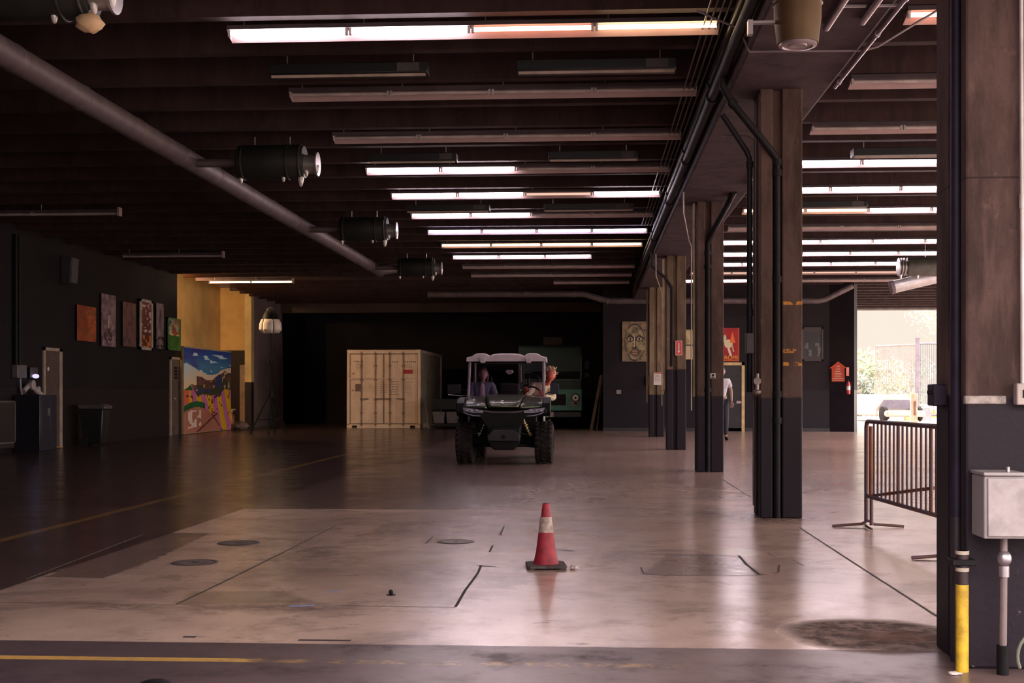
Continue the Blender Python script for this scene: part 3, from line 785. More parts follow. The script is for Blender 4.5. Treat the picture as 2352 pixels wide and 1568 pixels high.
def left_wall_panel(px0, px1, pyt, pyb, name, label, cat, fn, frame=None, depth=.05, nu=24, nv=48, X=XL, group=None, fw=.05):
    """panel on the left wall; py values taken at px0"""
    a = PX(px0, pyt, X + depth); c = PX(px0, pyb, X + depth); e = PX(px1, pyt, X + depth)
    y0, y1, z0, z1 = a.y, e.y, c.z, a.z
    t = empty(name, (X, y0, z0), 0, label, cat, group)
    b = MB(); b.box(.001, depth-.003, 0, y1-y0, 0, z1-z0); b.build('backing', m_black, t, smooth=False)
    painted('canvas', (depth, 0, 0), (0, y1-y0, 0), (0, 0, z1-z0), fn, nu, nv, t)
    if frame:
        b = MB(); H, L = z1-z0, y1-y0; w = fw * 1.6
        b.box(0, depth+.02, 0, w, 0, H); b.box(0, depth+.02, L-w, L, 0, H); b.box(0, depth+.02, 0, L, 0, fw); b.box(0, depth+.02, 0, L, H-fw, H)
        b.build('frame', frame, t)
    return t
def mix_noise(c1, c2, c3, s, fx=4, fy=8):
    def f(u, v):
        n = fb(u*fx, v*fy, s); k = fb(u*fx*2+9, v*fy*1.5, s+11)
        return lerp(lerp(c1, c2, (n-.3)*2.5), c3, (k-.52)*4)
    return f
fr_w = M('frame_grey', (.42,.34,.32), .6)
f1 = mix_noise((.66,.32,.16), (.50,.16,.10), (.38,.26,.13), 1, 3, 4)
left_wall_panel(177,221,699,781,'painting','orange and rust abstract painting, leftmost of the row on the black wall','painting', f1, None, group='row of paintings on the left wall')
f2 = mix_noise((.52,.40,.44), (.30,.20,.26), (.62,.52,.52), 2, 4, 7)
def f2b(u, v):
    c = f2(u, v)
    if abs(u-.5) < .06 and .35 < v < .6: c = (.75,.60,.55)
    if (u-.5)**2*4 + (v-.22)**2*40 < .5 and vn(u*12,v*24,4) > .5: c = (.22,.14,.17)
    return c
left_wall_panel(233,266,673,794,'painting','tall mauve and grey painting, second of the row','painting', f2b, None, group='row of paintings on the left wall')
f3 = mix_noise((.42,.33,.32), (.45,.22,.22), (.22,.14,.16), 3, 3, 5)
left_wall_panel(282,312,692,794,'painting','dull reddish grey painting, third of the row','painting', f3, None, group='row of paintings on the left wall')
def f4(u, v):
    n = fb(u*6, v*16, 6); c = lerp((.45,.14,.14), (.30,.16,.10), 1-v)
    if n > .55 and v > .35: c = (.78,.66,.66)
    if v < .3 and vn(u*6, v*16, 9) > .5: c = (.72,.40,.14)
    return c
left_wall_panel(320,350,685,802,'painting','pale framed red and white patterned painting, fourth of the row','painting', f4, fr_w, group='row of paintings on the left wall', fw=.07)
def f5(u, v):
    n = fb(u*3, v*8, 8); c = lerp((.58,.50,.52), (.40,.32,.36), (n-.3)*2.5)
    if v < .28 and vn(u*6, v*30, 2) > .45: c = (.15,.10,.13)
    if abs(u-.55) < .12 and .6 < v < .85: c = (.32,.22,.26)
    return c
left_wall_panel(359,376,695,800,'painting','narrow grey and white painting, fifth of the row','painting', f5, None, group='row of paintings on the left wall')
def f6(u, v):
    n = fb(u*5, v*9, 12)
    if v > .45:
        c = lerp((.82,.78,.62), (.40,.45,.50), (v-.5)*1.5)
        if n > .55: c = (.62,.35,.20)
        if (u-.5)**2+(v-.62)**2*2 < .03: c = (.62,.30,.20)
        if n < .36: c = (.25,.30,.25)
    else: c = lerp((.16,.34,.12), (.26,.46,.16), (n-.3)*2.5)
    if u > .9 or u < .05: c = (.36,.56,.28)
    return c
left_wall_panel(385,414,728,803,'painting','small green framed painting with a white field, last of the row by the alcove','painting', f6, M('frame_green', (.08,.18,.05), .5), group='row of paintings on the left wall', fw=.03)
# big landscape mural leaning along the alcove opening
def mural(u, v):
    w = fb(u*4, v*4, 20)
    ridge = .60 + .10*u + .04*math.sin(u*9) - (.10 if u < .25 else 0) + .03*vn(u*14, 0, 3)
    if v > .74 + .10*math.cos(u*6.2)*.6 + (w-.5)*.05:
        c = lerp((.30,.52,.68), (.14,.27,.62), (v-.8)*5)
        c = lerp(c, (.28,.22,.55), (vn(u*5, v*9, 1)-.62)*3)
        if v < .95 and vn(u*9, v*34, 5) > .78: c = (.82,.90,.95)
        return c
    if v > ridge: return lerp((.95,.80,.66), (.80,.86,.88), (v-ridge)*4)
    if u < .22 and v > .56: 
        return (.90,.55,.58) if vn(u*30, v*8, 2) > .45 else (.32,.30,.32)
    diag = .68 - .95*u if u < .32 else .38 + .10*vn(u*6,0,8)
    if v > max(diag, .40 + .06*vn(u*8, 1, 8) + (.06 if u > .78 else 0)):
        n = fb(u*9, v*10, 31)
        c = lerp((.36,.22,.18), (.48,.30,.26), (n-.3)*3)
        if v < ridge-.10: c = lerp(c, (.20,.25,.14), .7)
        if vn(u*16, v*14, 33) > .72: c = (.22,.24,.42)
        if vn(u*20, v*18, 37) > .82: c = (.78,.68,.50)
        return c
    if u < .16 and v > .50: return (.18,.36,.16)
    hill = .30 - .9*(u-.25)**2 if u < .62 else -1
    if v < hill or (v < .22 and u < .70) or (v < .10 and u < .74):
        c = lerp((.78,.50,.42), (.66,.40,.34), fb(u*3, v*3, 41))
        if .08 < u < .34 and .04+u*.1 < v < .26 and (vn(u*22, v*22, 44) > .45): c = (.92,.80,.76)
        if abs(v-.10-.5*(u-.45)) < .012 or abs(v-.22+.9*(u-.55)) < .012: c = (.35,.16,.14)
        return c
    if v < hill+.07 and u < .42: return lerp((.10,.42,.22), (.10,.26,.14), vn(u*9, v*9, 2))
    s = math.sin((u*1.0 + v*.32)*30 + 2*vn(u*3, v*3, 7))
    c = (.90,.68,.08) if s > -.1 else (.80,.42,.66)
    if u < .10 and v > .28: c = (.90,.42,.30) if vn(u*20, v*10, 3) > .4 else (.80,.40,.66)
    if vn(u*30, v*26, 51) > .84: c = (.45,.14,.10)
    if vn(u*18, v*14, 57) > .88: c = (.34,.14,.42)
    return c
a = PX(422, 900, XL+.16); e = PX(531, 900, XL+.16)
t = empty('landscape_mural', (XL+.10, a.y, .015), 0, 'large colourful landscape mural with blue sky and yellow pink fields by the alcove', 'mural')
L = e.y - a.y; H = 2.44
b = MB(); b.box(0, .055, 0, L, 0, H); b.build('panel', M('mural_edge_tan', (.45,.33,.20), .7), t, smooth=False)
painted('painted_face', (.059, .02, .02), (0, L-.04, 0), (0, 0, H-.04), mural, 150, 110, t)
b = MB(); b.box(.02,.065,0,L,H-.03,H+.01); b.build('top_batten', M('batten', (.48,.33,.22), .6), t)

# back wall: face painting, cream pictures, red poster, dark frame
def back_panel(px0, px1, pyt, pyb, name, label, cat, fn, nu, nv, frame=None, Y=YB, group=None, fw=.04):
    a = PY(px0, pyt, Y-.05); e = PY(px1, pyb, Y-.05)
    t = empty(name, (a.x, Y-.05, e.z), 0, label, cat, group)
    w, h = e.x-a.x, a.z-e.z
    b = MB(); b.box(0, w, .003, .049, 0, h); b.build('backing', m_black, t, smooth=False)
    painted('canvas', (0,0,0), (w,0,0), (0,0,h), fn, nu, nv, t)
    if frame:
        b = MB(); b.box(-.01,fw,-.02,.045,-.01,h+.01); b.box(w-fw,w+.01,-.02,.045,-.01,h+.01); b.box(-.01,w+.01,-.02,.045,-.01,fw); b.box(-.01,w+.01,-.02,.045,h-fw,h+.01)
        b.build('frame', frame, t)
    return t, w, h
def face(u, v):
    x, y = u-.5, v-.5
    n = fb(u*7, v*9, 61)
    c = lerp((.66,.58,.44), (.42,.36,.28), (n-.32)*2.6)
    d = (x/.40)**2 + ((y+.02)/.46)**2
    if .88 < d < 1.05 and vn(u*11, v*13, 63) > .35: c = (.24,.20,.18)
    if d > 1.05: c = lerp(c, (.52,.40,.34), .5)
    for ex in (-.18, .18):
        r = ((x-ex)/.12)**2 + ((y-.06)/.055)**2
        if r < 1: c = (.70,.62,.52)
        if .75 < r < 1.5: c = (.18,.14,.14)
        if (x-ex)**2*1.4 + (y-.06)**2 < .0016: c = (.30,.10,.10)
        if abs(y-(.16-abs(x-ex)*.5)) < .018 and abs(x-ex) < .16: c = (.16,.13,.13)
    if abs(x+.02+.05*(y-.1)) < .014 and -.14 < y < .16: c = (.80,.74,.62)
    if abs(x-.03) < .012 and -.14 < y < .05: c = (.20,.16,.16)
    if abs(y+.16) < .02 and abs(x) < .08: c = (.18,.20,.18)
    m = (x/.15)**2 + ((y+.27)/.06)**2
    if m < 1.25: c = (.20,.15,.13)
    if m < .8: c = (.72,.50,.44)
    if abs(y+.27) < .012 and abs(x) < .13: c = (.20,.12,.12)
    if abs(y+.36) < .012 and abs(x) < .12: c = (.28,.22,.18)
    if vn(u*14, v*18, 66) > .83: c = lerp(c, (.22,.26,.22), .8)
    return c
back_panel(1429, 1487, 738, 830, 'painting', 'large sepia painting of a staring face on the black back wall', 'painting', face, 70, 100)
def cream(u, v):
    c = lerp((.80,.72,.54), (.58,.50,.36), (fb(u*4, v*8, 71)-.3)*2)
    if .44 < v < .50: c = (.35,.28,.20)
    if v < .44: c = (.82,.72,.58)
    return c
back_panel(1575, 1598, 757, 825, 'painting', 'cream picture seen between the fourth and third pillars', 'painting', cream, 16, 40)
def poster(u, v):
    c = lerp((.72,.10,.13), (.58,.07,.10), fb(u*4, v*5, 80))
    x, y = u-.52, v-.5
    if ((x+.05)/.20)**2 + ((y-.02)/.13)**2 < 1: c = (.86,.82,.66)
    if abs(x+.02+.5*(y+.16)) < .06 and -.34 < y < 0: c = (.86,.80,.70)
    if abs(x-.16+.35*(y+.1)) < .035 and -.22 < y < 0: c = (.82,.66,.52)
    if ((x+.22)/.07)**2 + ((y-.16)/.14)**2 < 1: c = (.80,.80,.70)
    if y > .05 and y < .38 and abs(x-.15) < (.40-y)*.42: c = (.92,.42,.16)
    if u < .02 or u > .965 or v < .02: c = (.88,.45,.20)
    return c
t, w, h = back_panel(1651, 1698, 753, 829, 'red_poster', 'red poster with a pale figure, orange shape and yellow letters above the rear door', 'poster', poster, 70, 100)
text_mesh('ROMI', .17, M('letters_yellow', (.80,.42,.04), .5, var=.05), 'lettering', t, (w*.60, -.004, .10))
def darkpic(u, v):
    n = fb(u*5, v*4, 91)
    if u < .1 or u > .9 or v < .12 or v > .88: return (.22,.16,.18)
    return (.34,.34,.34) if n > .56 and v < .55 else (.16,.14,.18)
back_panel(1843, 1890, 752, 828, 'dark_picture', 'dark framed picture hardly visible on the black wall beside the near pillars', 'painting', darkpic, 24, 30, M('frame_dark', (.04,.03,.035), .5))

# house-shaped red sign on the return wall
def on_return(px, py):   # point on the return wall plane
    tt = (px - 1905) / 57.0
    Y = YB + (38.15 - YB) * tt - .03
    return PY(px, py, Y)
c0 = on_return(1924.5, 876); ang = math.atan2(38.15-YB, p1.x-p0.x)
t = empty('arrow_sign', c0 + Vector((0, -.03, 0)), ang, 'red house-shaped sign with white lettering on the dark wall beside the bright opening', 'sign')
WS = .19; HS = .40; HT = .60
b = MB(); b.prism([(-WS,0),(WS,0),(WS,HS),(WS+.07,HS),(0,HT),(-WS-.07,HS),(-WS,HS)], 'Y', -.012, .02)
sp_ = b.build('sign_board', M('sign_red_orange', (.80,.12,.06), .5, var=.1), t)
b = MB()
wid = (.06,.08,.11,.10,.15)
for k, wv in enumerate(wid): b.box(-wv, wv, -.016, -.012, .36-.07*k, .385-.07*k)
b.box(-.05,.05,-.016,-.012,.44,.47); b.box(-.16,.16,-.016,-.012,.03,.045)
b.build('sign_lettering', M('letter_white', (.8,.62,.5), .5, var=.05), t, smooth=False)
# extinguisher + its little sign
q = on_return(1947.5, 905)
t = empty('fire_extinguisher', q + Vector((-.02,-.16,-.0)), 0, 'small red fire extinguisher hung beside the house-shaped sign', 'fire extinguisher')
b = MB(); b.lathe([(.0,0),(.055,.0),(.06,.03),(.06,.28),(.035,.36),(.02,.38),(.0,.38)], 16); b.build('cylinder', M('extinguisher_red', (.45,.03,.04), .35), t)
b = MB(); b.cyl((0,0,.37),(0,0,.42),.018); b.box(-.05,.04,-.012,.012,.41,.43); b.tube([(.03,0,.40),(.08,-.01,.34),(.075,-.02,.16)], .009, 8); b.build('valve_and_hose', m_black, t)
b = MB(); b.lathe([(.061,.12),(.0615,.12),(.0615,.24),(.061,.24)], 16); b.build('label_band', M('label_white', (.7,.62,.6), .5), t)
q = on_return(1947, 862)
b = MB(); b.box(q.x-.05,q.x+.03,q.y-.05,q.y-.035,q.z-.01,q.z+.24) ; b.T = None
o = b.build('extinguisher_sign', M('sign_pinkred', (.62,.20,.16), .5)); tag(o, 'narrow red sign above the small extinguisher on the dark wall', 'sign')

# ================================================================ DOORS
m_dframe = M('door_frame_tan', (.34,.25,.20), .6); m_dframe_y = M('door_frame_yellow', (.68,.47,.24), .6)
def wall_door(n, px0, px1, pyt, label, leaf, frame, w=.09):
    a = PX(px0, pyt, XL); e = PX(px1, pyt, XL); y0, y1, z1 = a.y, e.y, a.z
    t = empty(f'door_{n}', (XL, y0, 0)); t['kind'] = 'structure'; t['label'] = label
    L = y1 - y0
    b = MB(); b.box(-.01,.035,0,w,0,z1); b.box(-.01,.035,L-w*1.6,L,0,z1); b.box(-.01,.035,0,L,z1-w*.7,z1); b.build('door_frame', frame, t)
    b = MB(); b.box(-.04,.012,w,L-w*1.6,.01,z1-w*.7); b.build('door_leaf', leaf, t)
    b = MB(); b.cyl((.012,w+.12,1.0),(.07,w+.12,1.0),.02); b.ell((.075,w+.12,1.0),(.025,.035,.035)); b.build('door_knob', m_steel, t)
    return t, L, z1
leaf = M('door_leaf_brown', (.085,.046,.042), .55)
t, L, z1 = wall_door(1, 97, 140, 797, 'brown door in the black left wall', leaf, m_dframe)
b = MB(); b.ell((.02,.25,1.66),(.012,.045,.045)); b.build('white_disc', m_white, t)
t, L, z1 = wall_door(2, 389, 415, 819, 'brown door near the alcove', M('door_leaf_mauve', (.11,.072,.062), .55), M('door_frame_pale', (.40,.30,.25), .6))
b = MB()
for k in range(4): b.box(.012,.016,.35,.62,1.55+.09*k,1.61+.09*k)
b.build('door_notice', m_black, t)
a = PY(1650, 832, YB); e = PY(1710, 832, YB)
t = empty('door_3', (a.x, YB, 0)); t['kind'] = 'structure'
w = e.x - a.x; z1 = a.z
b = MB(); b.box(w-.09,w,-.05,.0,0,z1); b.box(0,.09,-.05,0,0,z1); b.box(0,w,-.05,0,z1-.09,z1); b.build('door_frame', m_dframe_y, t)
b = MB(); b.box(.09,w-.09,-.03,.0,.01,z1-.09); b.build('door_leaf', M('door_leaf_black', (.022,.017,.024), .5), t)
b = MB(); b.box(w-.24,w-.16,-.04,-.03,.84,.92); b.cyl((w-.14,-.03,.88),(w-.14,-.10,.88),.03); b.build('door_handle', m_white, t)
b = MB(); b.box(1.1,1.2,0,0,0,0) if False else None

# wall sockets and marks on the back wall
for px, py in ((1421,900),):
    q = PY(px, py, YB); b = MB(); b.box(q.x-.07,q.x+.07,YB-.03,YB,q.z-.06,q.z+.06)
    o = b.build('wall_socket', M('socket_grey', (.34,.27,.28), .5), bevel=.006); tag(o, 'small grey wall socket low on the back wall under the face painting', 'socket')
q = PY(1488, 872, YB); b = MB(); b.box(q.x-.06,q.x+.08,YB-.08,YB,q.z-.16,q.z+.13); o = b.build('phone_box', M('phone_grey', (.14,.12,.13), .5), bevel=.01); tag(o, 'grey wall box beside the farthest pillar', 'box')

# ================================================================ LEFT WALL FITTINGS
q = PX(38, 835, XL+.1); q2 = PX(53, 868, XL+.1)
b = MB(); b.box(XL, XL+.12, q.y, q.y+.42, q2.z, q.z-.02); o = b.build('switch_box', M('switch_grey', (.13,.11,.125), .5), bevel=.01); tag(o, 'grey electrical switch box under the tall black conduits on the left wall', 'electrical box')
b = MB(); b.tube([(XL+.06,q.y+.25,q2.z),(XL+.06,q.y+.27,q2.z-.25),(XL+.07,q.y+.33,q2.z-.36)], .018, 8); b.build('white_cable', M('cable_grey', (.36,.31,.34), .5), o)
for k, (px, zb) in enumerate(((36,1.6),(44,1.7))):
    q = PX(px, 700, XL+.06)
    pipe('wall_conduit', [(XL+.06,q.y,zb),(XL+.06,q.y,4.3)], .04, m_black, ['left','right'][k] + ' tall black conduit on the left wall above the switch box', group='tall black conduits on the left wall')
q = PX(62, 843, XL+.05); q2 = PX(80, 868, XL+.05)
b = MB(); b.box(XL+.06, XL+.10, q.y+.05, q2.y+.05, q2.z, q.z); o = b.build('wall_panel', M('panel_mauve', (.06,.045,.055), .5), bevel=.01); tag(o, 'dim mauve panel on the left wall above the bent white pipe', 'panel')
q = PX(77, 868, XL+.15)
t = empty('wall_fan', (XL+.02, q.y, q.z-.02), 0, 'white fitting with bent pipe and bluish lamp on the left wall', 'wall fitting')
b = MB(); b.tube([(.08,-.35,-.25),(.10,-.12,-.10),(.14,.10,-.24),(.2,.32,-.36),(.2,.48,-.42),(.2,.56,-.58)], .055, 10); b.build('bent_pipe', M('pipe_pale', (.42,.34,.36), .4), t)
b = MB(); b.lathe([(.0,-.03),(.10,-.03),(.10,.03),(.0,.03)], 18, (.16,-.12,-.12), 'X'); b.lathe([(.0,-.03),(.07,-.03),(.07,.03),(.0,.03)], 18, (.16,.14,-.22), 'X'); b.build('round_body', M('body_pale', (.38,.31,.33), .4), t)
b = MB(); b.ell((.14,.08,.06),(.06,.10,.045)); b.build('bluish_lamp', EM('bluish_lamp', (.55,.5,1.0), 1.4), t)
q = PX(52, 906, XL+.2); q2 = PX(95, 906, XL+.2)
b = MB(); b.box(XL+.02, XL+.55, q.y, q2.y-.05, .0, q.z); o = b.build('dark_cabinet', M('cabinet_navy', (.020,.017,.028), .4), bevel=.015)
tag(o, 'dark navy metal cabinet standing against the left wall beside the brown door', 'cabinet')
b = MB(); ym = (q.y+q2.y)/2; b.box(XL+.55,XL+.562,q.y+.04,ym-.02,.1,q.z-.06); b.build('cabinet_door', M('cabinet_door_navy', (.024,.020,.032), .35), o, bevel=.004)
b = MB(); b.box(XL+.55,XL+.562,ym+.02,q2.y-.1,.1,q.z-.06); b.build('cabinet_door', M('cabinet_door_navy2', (.024,.020,.032), .35), o, bevel=.004)
b = MB(); b.box(XL+.56,XL+.58,ym-.08,ym-.05,.7,.85); b.build('handle', m_steel, o)
q = PX(20, 920, XL+.3)
b = MB(); b.box(XL+.02, XL+.42, q.y-1.6, q.y, .1, q.z); b.box(XL+.02,XL+.10,q.y-1.6,q.y,0,.1)
o = b.build('vending_case', M('case_brown_black', (.024,.016,.018), .35), bevel=.02); tag(o, 'dark low glass-fronted case at the left edge of the hall', 'case')
b = MB()
w_ = .03
for (a0,a1,b0,b1) in ((q.y-1.6,q.y,q.z-w_,q.z),(q.y-1.6,q.y,.2,.2+w_),(q.y-w_*1.5,q.y,.2,q.z)): b.box(XL+.42,XL+.44,a0,a1,b0,b1)
b.build('front_frame', M('case_frame', (.09,.06,.06), .5), o)
q = PX(157, 588, XL+.1)
t = empty('wall_speaker', (XL, q.y, q.z-.62), 0, 'small grey speaker high on the black left wall', 'speaker')
b = MB(); b.prism([(0,0),(.20,.03),(.24,.58),(0,.62)], 'Y', -.16, .24); 
b.v = [Vector((v.x, v.y, v.z)) for v in b.v]; b.build('cabinet', M('speaker_grey', (.050,.044,.050), .6), t, bevel=.01)
b = MB(); b.hexa([(.205,-.13,.05),(.215,-.13,.05),(.215,.21,.05),(.205,.21,.05),(.235,-.13,.55),(.248,-.13,.55),(.248,.21,.55),(.235,.21,.55)]); b.build('grille', M('speaker_grille', (.075,.066,.072), .7), t)
# yellow cable heap on floor
q = PZ(78, 1030)
b = MB(); pts = []
for k in range(70):
    a = k*.55; r = .22 + .10*math.sin(k*1.7); pts.append((q.x + .3 + r*math.cos(a)*.8, q.y + r*1.2*math.sin(a), .02 + .03*(k/70) + .012*math.sin(k*2.3)))
b.tube(pts, .014, 6); o = b.build('cable_coil', M('cable_ochre', (.40,.20,.05), .5)); tag(o, 'heap of ochre cable on the floor below the dark cabinet', 'cable')
# trash bin
q = PZ(218, 1022)
t = empty('trash_bin', (q.x, q.y, 0), R(4), 'black wheeled trash bin with a grey lid against the left wall', 'bin')
b = MB(); b.hexa([(-.17,-.21,.04),(.20,-.21,.04),(.20,.21,.04),(-.17,.21,.04),(-.26,-.27,.80),(.26,-.27,.80),(.26,.27,.80),(-.26,.27,.80)]); b.build('body', M('bin_black', (.012,.012,.014), .4), t, bevel=.02)
b = MB(); b.prism([(-.32,.90),(-.26,.80),(.30,.80),(.31,.86),(.22,.92),(-.05,.90)], 'Y', -.28, .28); b.build('lid', M('bin_lid_grey', (.10,.08,.095), .4), t, bevel=.02)
b = MB(); b.cyl((-.30,-.24,.86),(-.30,.24,.86),.018); b.build('handle', m_black, t)
for s in (-1,1): b = MB(); b.cyl((-.18,s*.19,.09),(-.18,s*.24,.09),.09,n=18); b.build('wheel', m_rubber, t)
# alcove bits
q = PX(560, 940, -11.9)
b = MB(); a_ = PY(551, 838, 42.55); c_ = PY(563, 985, 42.55)
b.box(a_.x, c_.x, 42.53, 42.59, .02, a_.z); o = b.build('leaning_board', M('board_tan', (.42,.27,.19), .6), bevel=.006); tag(o, 'narrow tan board leaning in the dark lower part of the alcove', 'board')
def bottle(x, y, h, r, mb, mc, label):
    t = empty('spray_bottle', (x, y, 0), 0, label, 'bottle')
    b = MB(); b.lathe([(.0,0),(r,0),(r,h*.62),(r*.4,h*.76),(r*.32,h*.86),(.0,h*.86)], 14); b.build('bottle_body', mb, t)
    b = MB(); b.cyl((0,0,h*.85),(0,0,h),r*.42,n=12); b.box(-r*.4,r*1.2,-r*.25,r*.25,h*.95,h*1.02); b.build('cap', mc, t)
q = PZ(538, 982); bottle(q.x, q.y-.3, .62, .10, M('bottle_red', (.20,.05,.05), .4), M('bottle_white', (.40,.30,.28), .4), 'red bottle with a pale cap on the floor right of the mural')
q = PZ(553, 986)
b = MB(); b.ell((q.x,q.y-.2,.12),(.30,.24,.14), 16, 10, lambda d: 1+.18*math.sin(d.x*7+d.y*5)*math.cos(d.z*6)); o = b.build('rag_pile', M('rag_tan', (.24,.15,.12), .9, bmp=.4)); tag(o, 'crumpled tan cloth bundle on the floor right of the mural', 'cloth')

# ================================================================ STUDIO LAMP ON TRIPOD
q = PZ(621, 996)
t = empty('studio_lamp', (q.x, q.y, 0), 0, 'tall tripod stand carrying a white fabric lantern lamp with a black cap', 'studio lamp')
S_ = F / 36.0
zt = lambda py: CH + (HZ - py) / S_
b = MB(); b.cyl((0,0,.25),(0,0,zt(830)),.028,n=10); b.cyl((0,0,zt(830)),(0,0,zt(765)),.018,n=10); b.build('pole', m_black, t)
b = MB(); b.cyl((0,0,zt(905)-.12),(0,0,zt(905)+.12),.085,n=12); b.cyl((0,0,zt(830)-.04),(0,0,zt(830)+.04),.07,n=12); b.cyl((0,0,zt(955)-.03),(0,0,zt(955)+.03),.06,n=12); b.build('collar', m_black, t)
for k, a in enumerate((R(195), R(345), R(275), R(80))):
    b = MB(); e_ = .55 if k < 2 else .30
    b.tube([(0.03*math.cos(a),.03*math.sin(a),zt(905)),(e_*math.cos(a),e_*math.sin(a),.03)], .022, 8)
    b.cyl((0,0,zt(962)),(e_*.62*math.cos(a),e_*.62*math.sin(a),zt(962)-.02),.010,n=6)
    b.ell((e_*math.cos(a),e_*math.sin(a),.025),(.035,.035,.025)); b.build('leg', m_black, t)
b = MB(); b.lathe([(.0,zt(708)),(.08,zt(710)),(.19,zt(722)),(.24,zt(734)),(.0,zt(735))], 20); b.build('lamp_cap', m_black, t)
m_fab = M('lantern_fabric', (.90,.74,.66), .8, var=.12)
for k in range(6):
    a0 = k*PI/3 + .03; a1 = (k+1)*PI/3 - .03
    b = MB(); P = []
    zs = [zt(734), zt(745), zt(757), zt(765)]; rs = [.25,.30,.31,.24]
    for zz, rr in zip(zs, rs):
        for j in range(6):
            a = a0 + (a1-a0)*j/5; bul = 1 + .05*math.sin(PI*j/5)
            P.append((rr*bul*math.cos(a), rr*bul*math.sin(a), zz))
    b.add(P, [(i*6+j, i*6+j+1, (i+1)*6+j+1, (i+1)*6+j) for i in range(3) for j in range(5)])
    o = b.build('lantern_panel', m_fab, t); md = o.modifiers.new('s','SOLIDIFY'); md.thickness = .01
b = MB(); b.tube([(-.10,0,zt(712)),(-.05,.0,zt(707)),(.05,0,zt(707)),(.10,0,zt(713))], .012, 6); b.build('yoke', m_steel, t)

# ================================================================ SHIPPING CONTAINER
c0 = PZ(797, 983); c1 = PZ(967, 983); W_ = c1.x - c0.x; Yc = c0.y
t = empty('shipping_container', (c0.x, Yc, 0), 0, 'cream shipping container with four locking bars on its closed doors', 'container')
m_ct = M('container_cream', (.80,.60,.49), .55, 0, .12, 2, col2=(.68,.50,.40)); m_ctd = M('container_edge_dark', (.12,.075,.06), .6)
m_cts = M('container_side_cream', (.35,.27,.22), .6)
H_ = 2.59; LC = 6.06
b = MB()
b.box(0,.09,0,.12,0,H_); b.box(W_-.09,W_,0,.12,0,H_); b.box(0,W_,0,.12,H_-.13,H_); b.box(0,W_,0,.12,0,.13)
b.box(0,.09,LC-.12,LC,0,H_); b.box(W_-.09,W_,LC-.12,LC,0,H_); b.box(0,.1,0,LC,H_-.1,H_); b.box(W_-.1,W_,0,LC,H_-.1,H_); b.box(0,.1,0,LC,0,.15); b.box(W_-.1,W_,0,LC,0,.15)
b.build('corner_frame', m_ct, t, bevel=.008)
def corr(x, s):
    b = MB(); n = 22; pts = []
    for i in range(n):
        y0 = .12 + (LC-.24)*i/n; d = (LC-.24)/n
        pts += [(x, y0), (x, y0+d*.35), (x-s*.035, y0+d*.5), (x-s*.035, y0+d*.85)]
    pts.append((x, LC-.12))
    vs = [(p[0],p[1],.15) for p in pts] + [(p[0],p[1],H_-.1) for p in pts]; m_ = len(pts)
    b.add(vs, [(i, i+1, m_+i+1, m_+i) for i in range(m_-1)]); return b
corr(.05, -1).build('side_wall', m_cts, t, smooth=False); corr(W_-.05, 1).build('side_wall', m_cts, t, smooth=False)
b = MB(); b.box(.05,W_-.05,.1,LC-.1,H_-.05,H_-.03); b.box(.08,W_-.08,LC-.1,LC-.08,.1,H_-.1); b.build('roof_and_end', m_cts, t)
for s in (0, 1):
    xa = .10 + s*(W_/2-.095); xb = xa + W_/2 - .105
    b = MB(); b.box(xa, xb, .035, .075, .14, H_-.14)
    for z0, z1 in ((.17,.78),(.84,1.58),(1.66,H_-.17)):
        b.box(xa+.04, xa+.42, .022, .036, z0, z1); b.box(xa+.50, xb-.06, .022, .036, z0, z1)
    d = b.build('door', m_ct, t, bevel=.006)
    for k in (.20, .62) if s == 0 else (.30, .70):
        xx = xa + (xb-xa)*(k + (.14 if s == 0 else -.12)); 
        g = MB(); g.cyl((xx,.0,.06),(xx,.0,H_-.06),.018,n=10)
        for z in (.14,.5,.95,1.6,2.05,H_-.14): g.cbox((xx,.012,z),(.085,.05,.07))
        lb = g.build('locking_bar', M('bar_tan', (.27,.17,.13), .5), d)
        g = MB(); g.box(xx-.02,xx+.24 if s == 0 else xx+.02,-.03,-.008,.955,.985) if s == 0 else g.box(xx-.24,xx+.02,-.03,-.008,.955,.985)
        g.build('lock_handle', m_ctd, d)
b = MB(); b.box(.09,W_-.09,.03,.05,H_-.155,H_-.13); b.box(.09,W_-.09,.03,.05,.13,.155); b.box(.09,.105,.03,.05,.13,H_-.13); b.box(W_-.105,W_-.09,.03,.05,.13,H_-.13); b.box(W_/2-.012,W_/2+.012,.02,.04,.15,H_-.15)
b.build('door_gasket', m_ctd, t)
b = MB()
for xx in (0, W_-.16):
    for zz in (0, H_-.12): b.box(xx, xx+.16, -.012, .02, zz, zz+.12)
b.build('corner_casting', m_ct, t, bevel=.01)
b = MB(); b.box(0,W_,-.006,.02,1.62,1.655); b.build('cross_ledge', M('ledge_pale', (.70,.54,.44), .5), t)
b = MB(); b.box(W_*.77,W_*.895,-.008,.0,1.80,1.93); b.box(W_*.075,W_*.10,-.008,.0,1.79,1.82); b.box(W_*.065,W_*.09,-.008,.0,1.24,1.27); b.build('red_label', M('label_red', (.42,.03,.04), .5), t)
b = MB(); b.box(W_*.115,W_*.19,-.006,.016,1.22,1.46); b.build('data_plate', M('plate_brown', (.20,.12,.11), .4), t)
b = MB(); rr = random.Random(3)
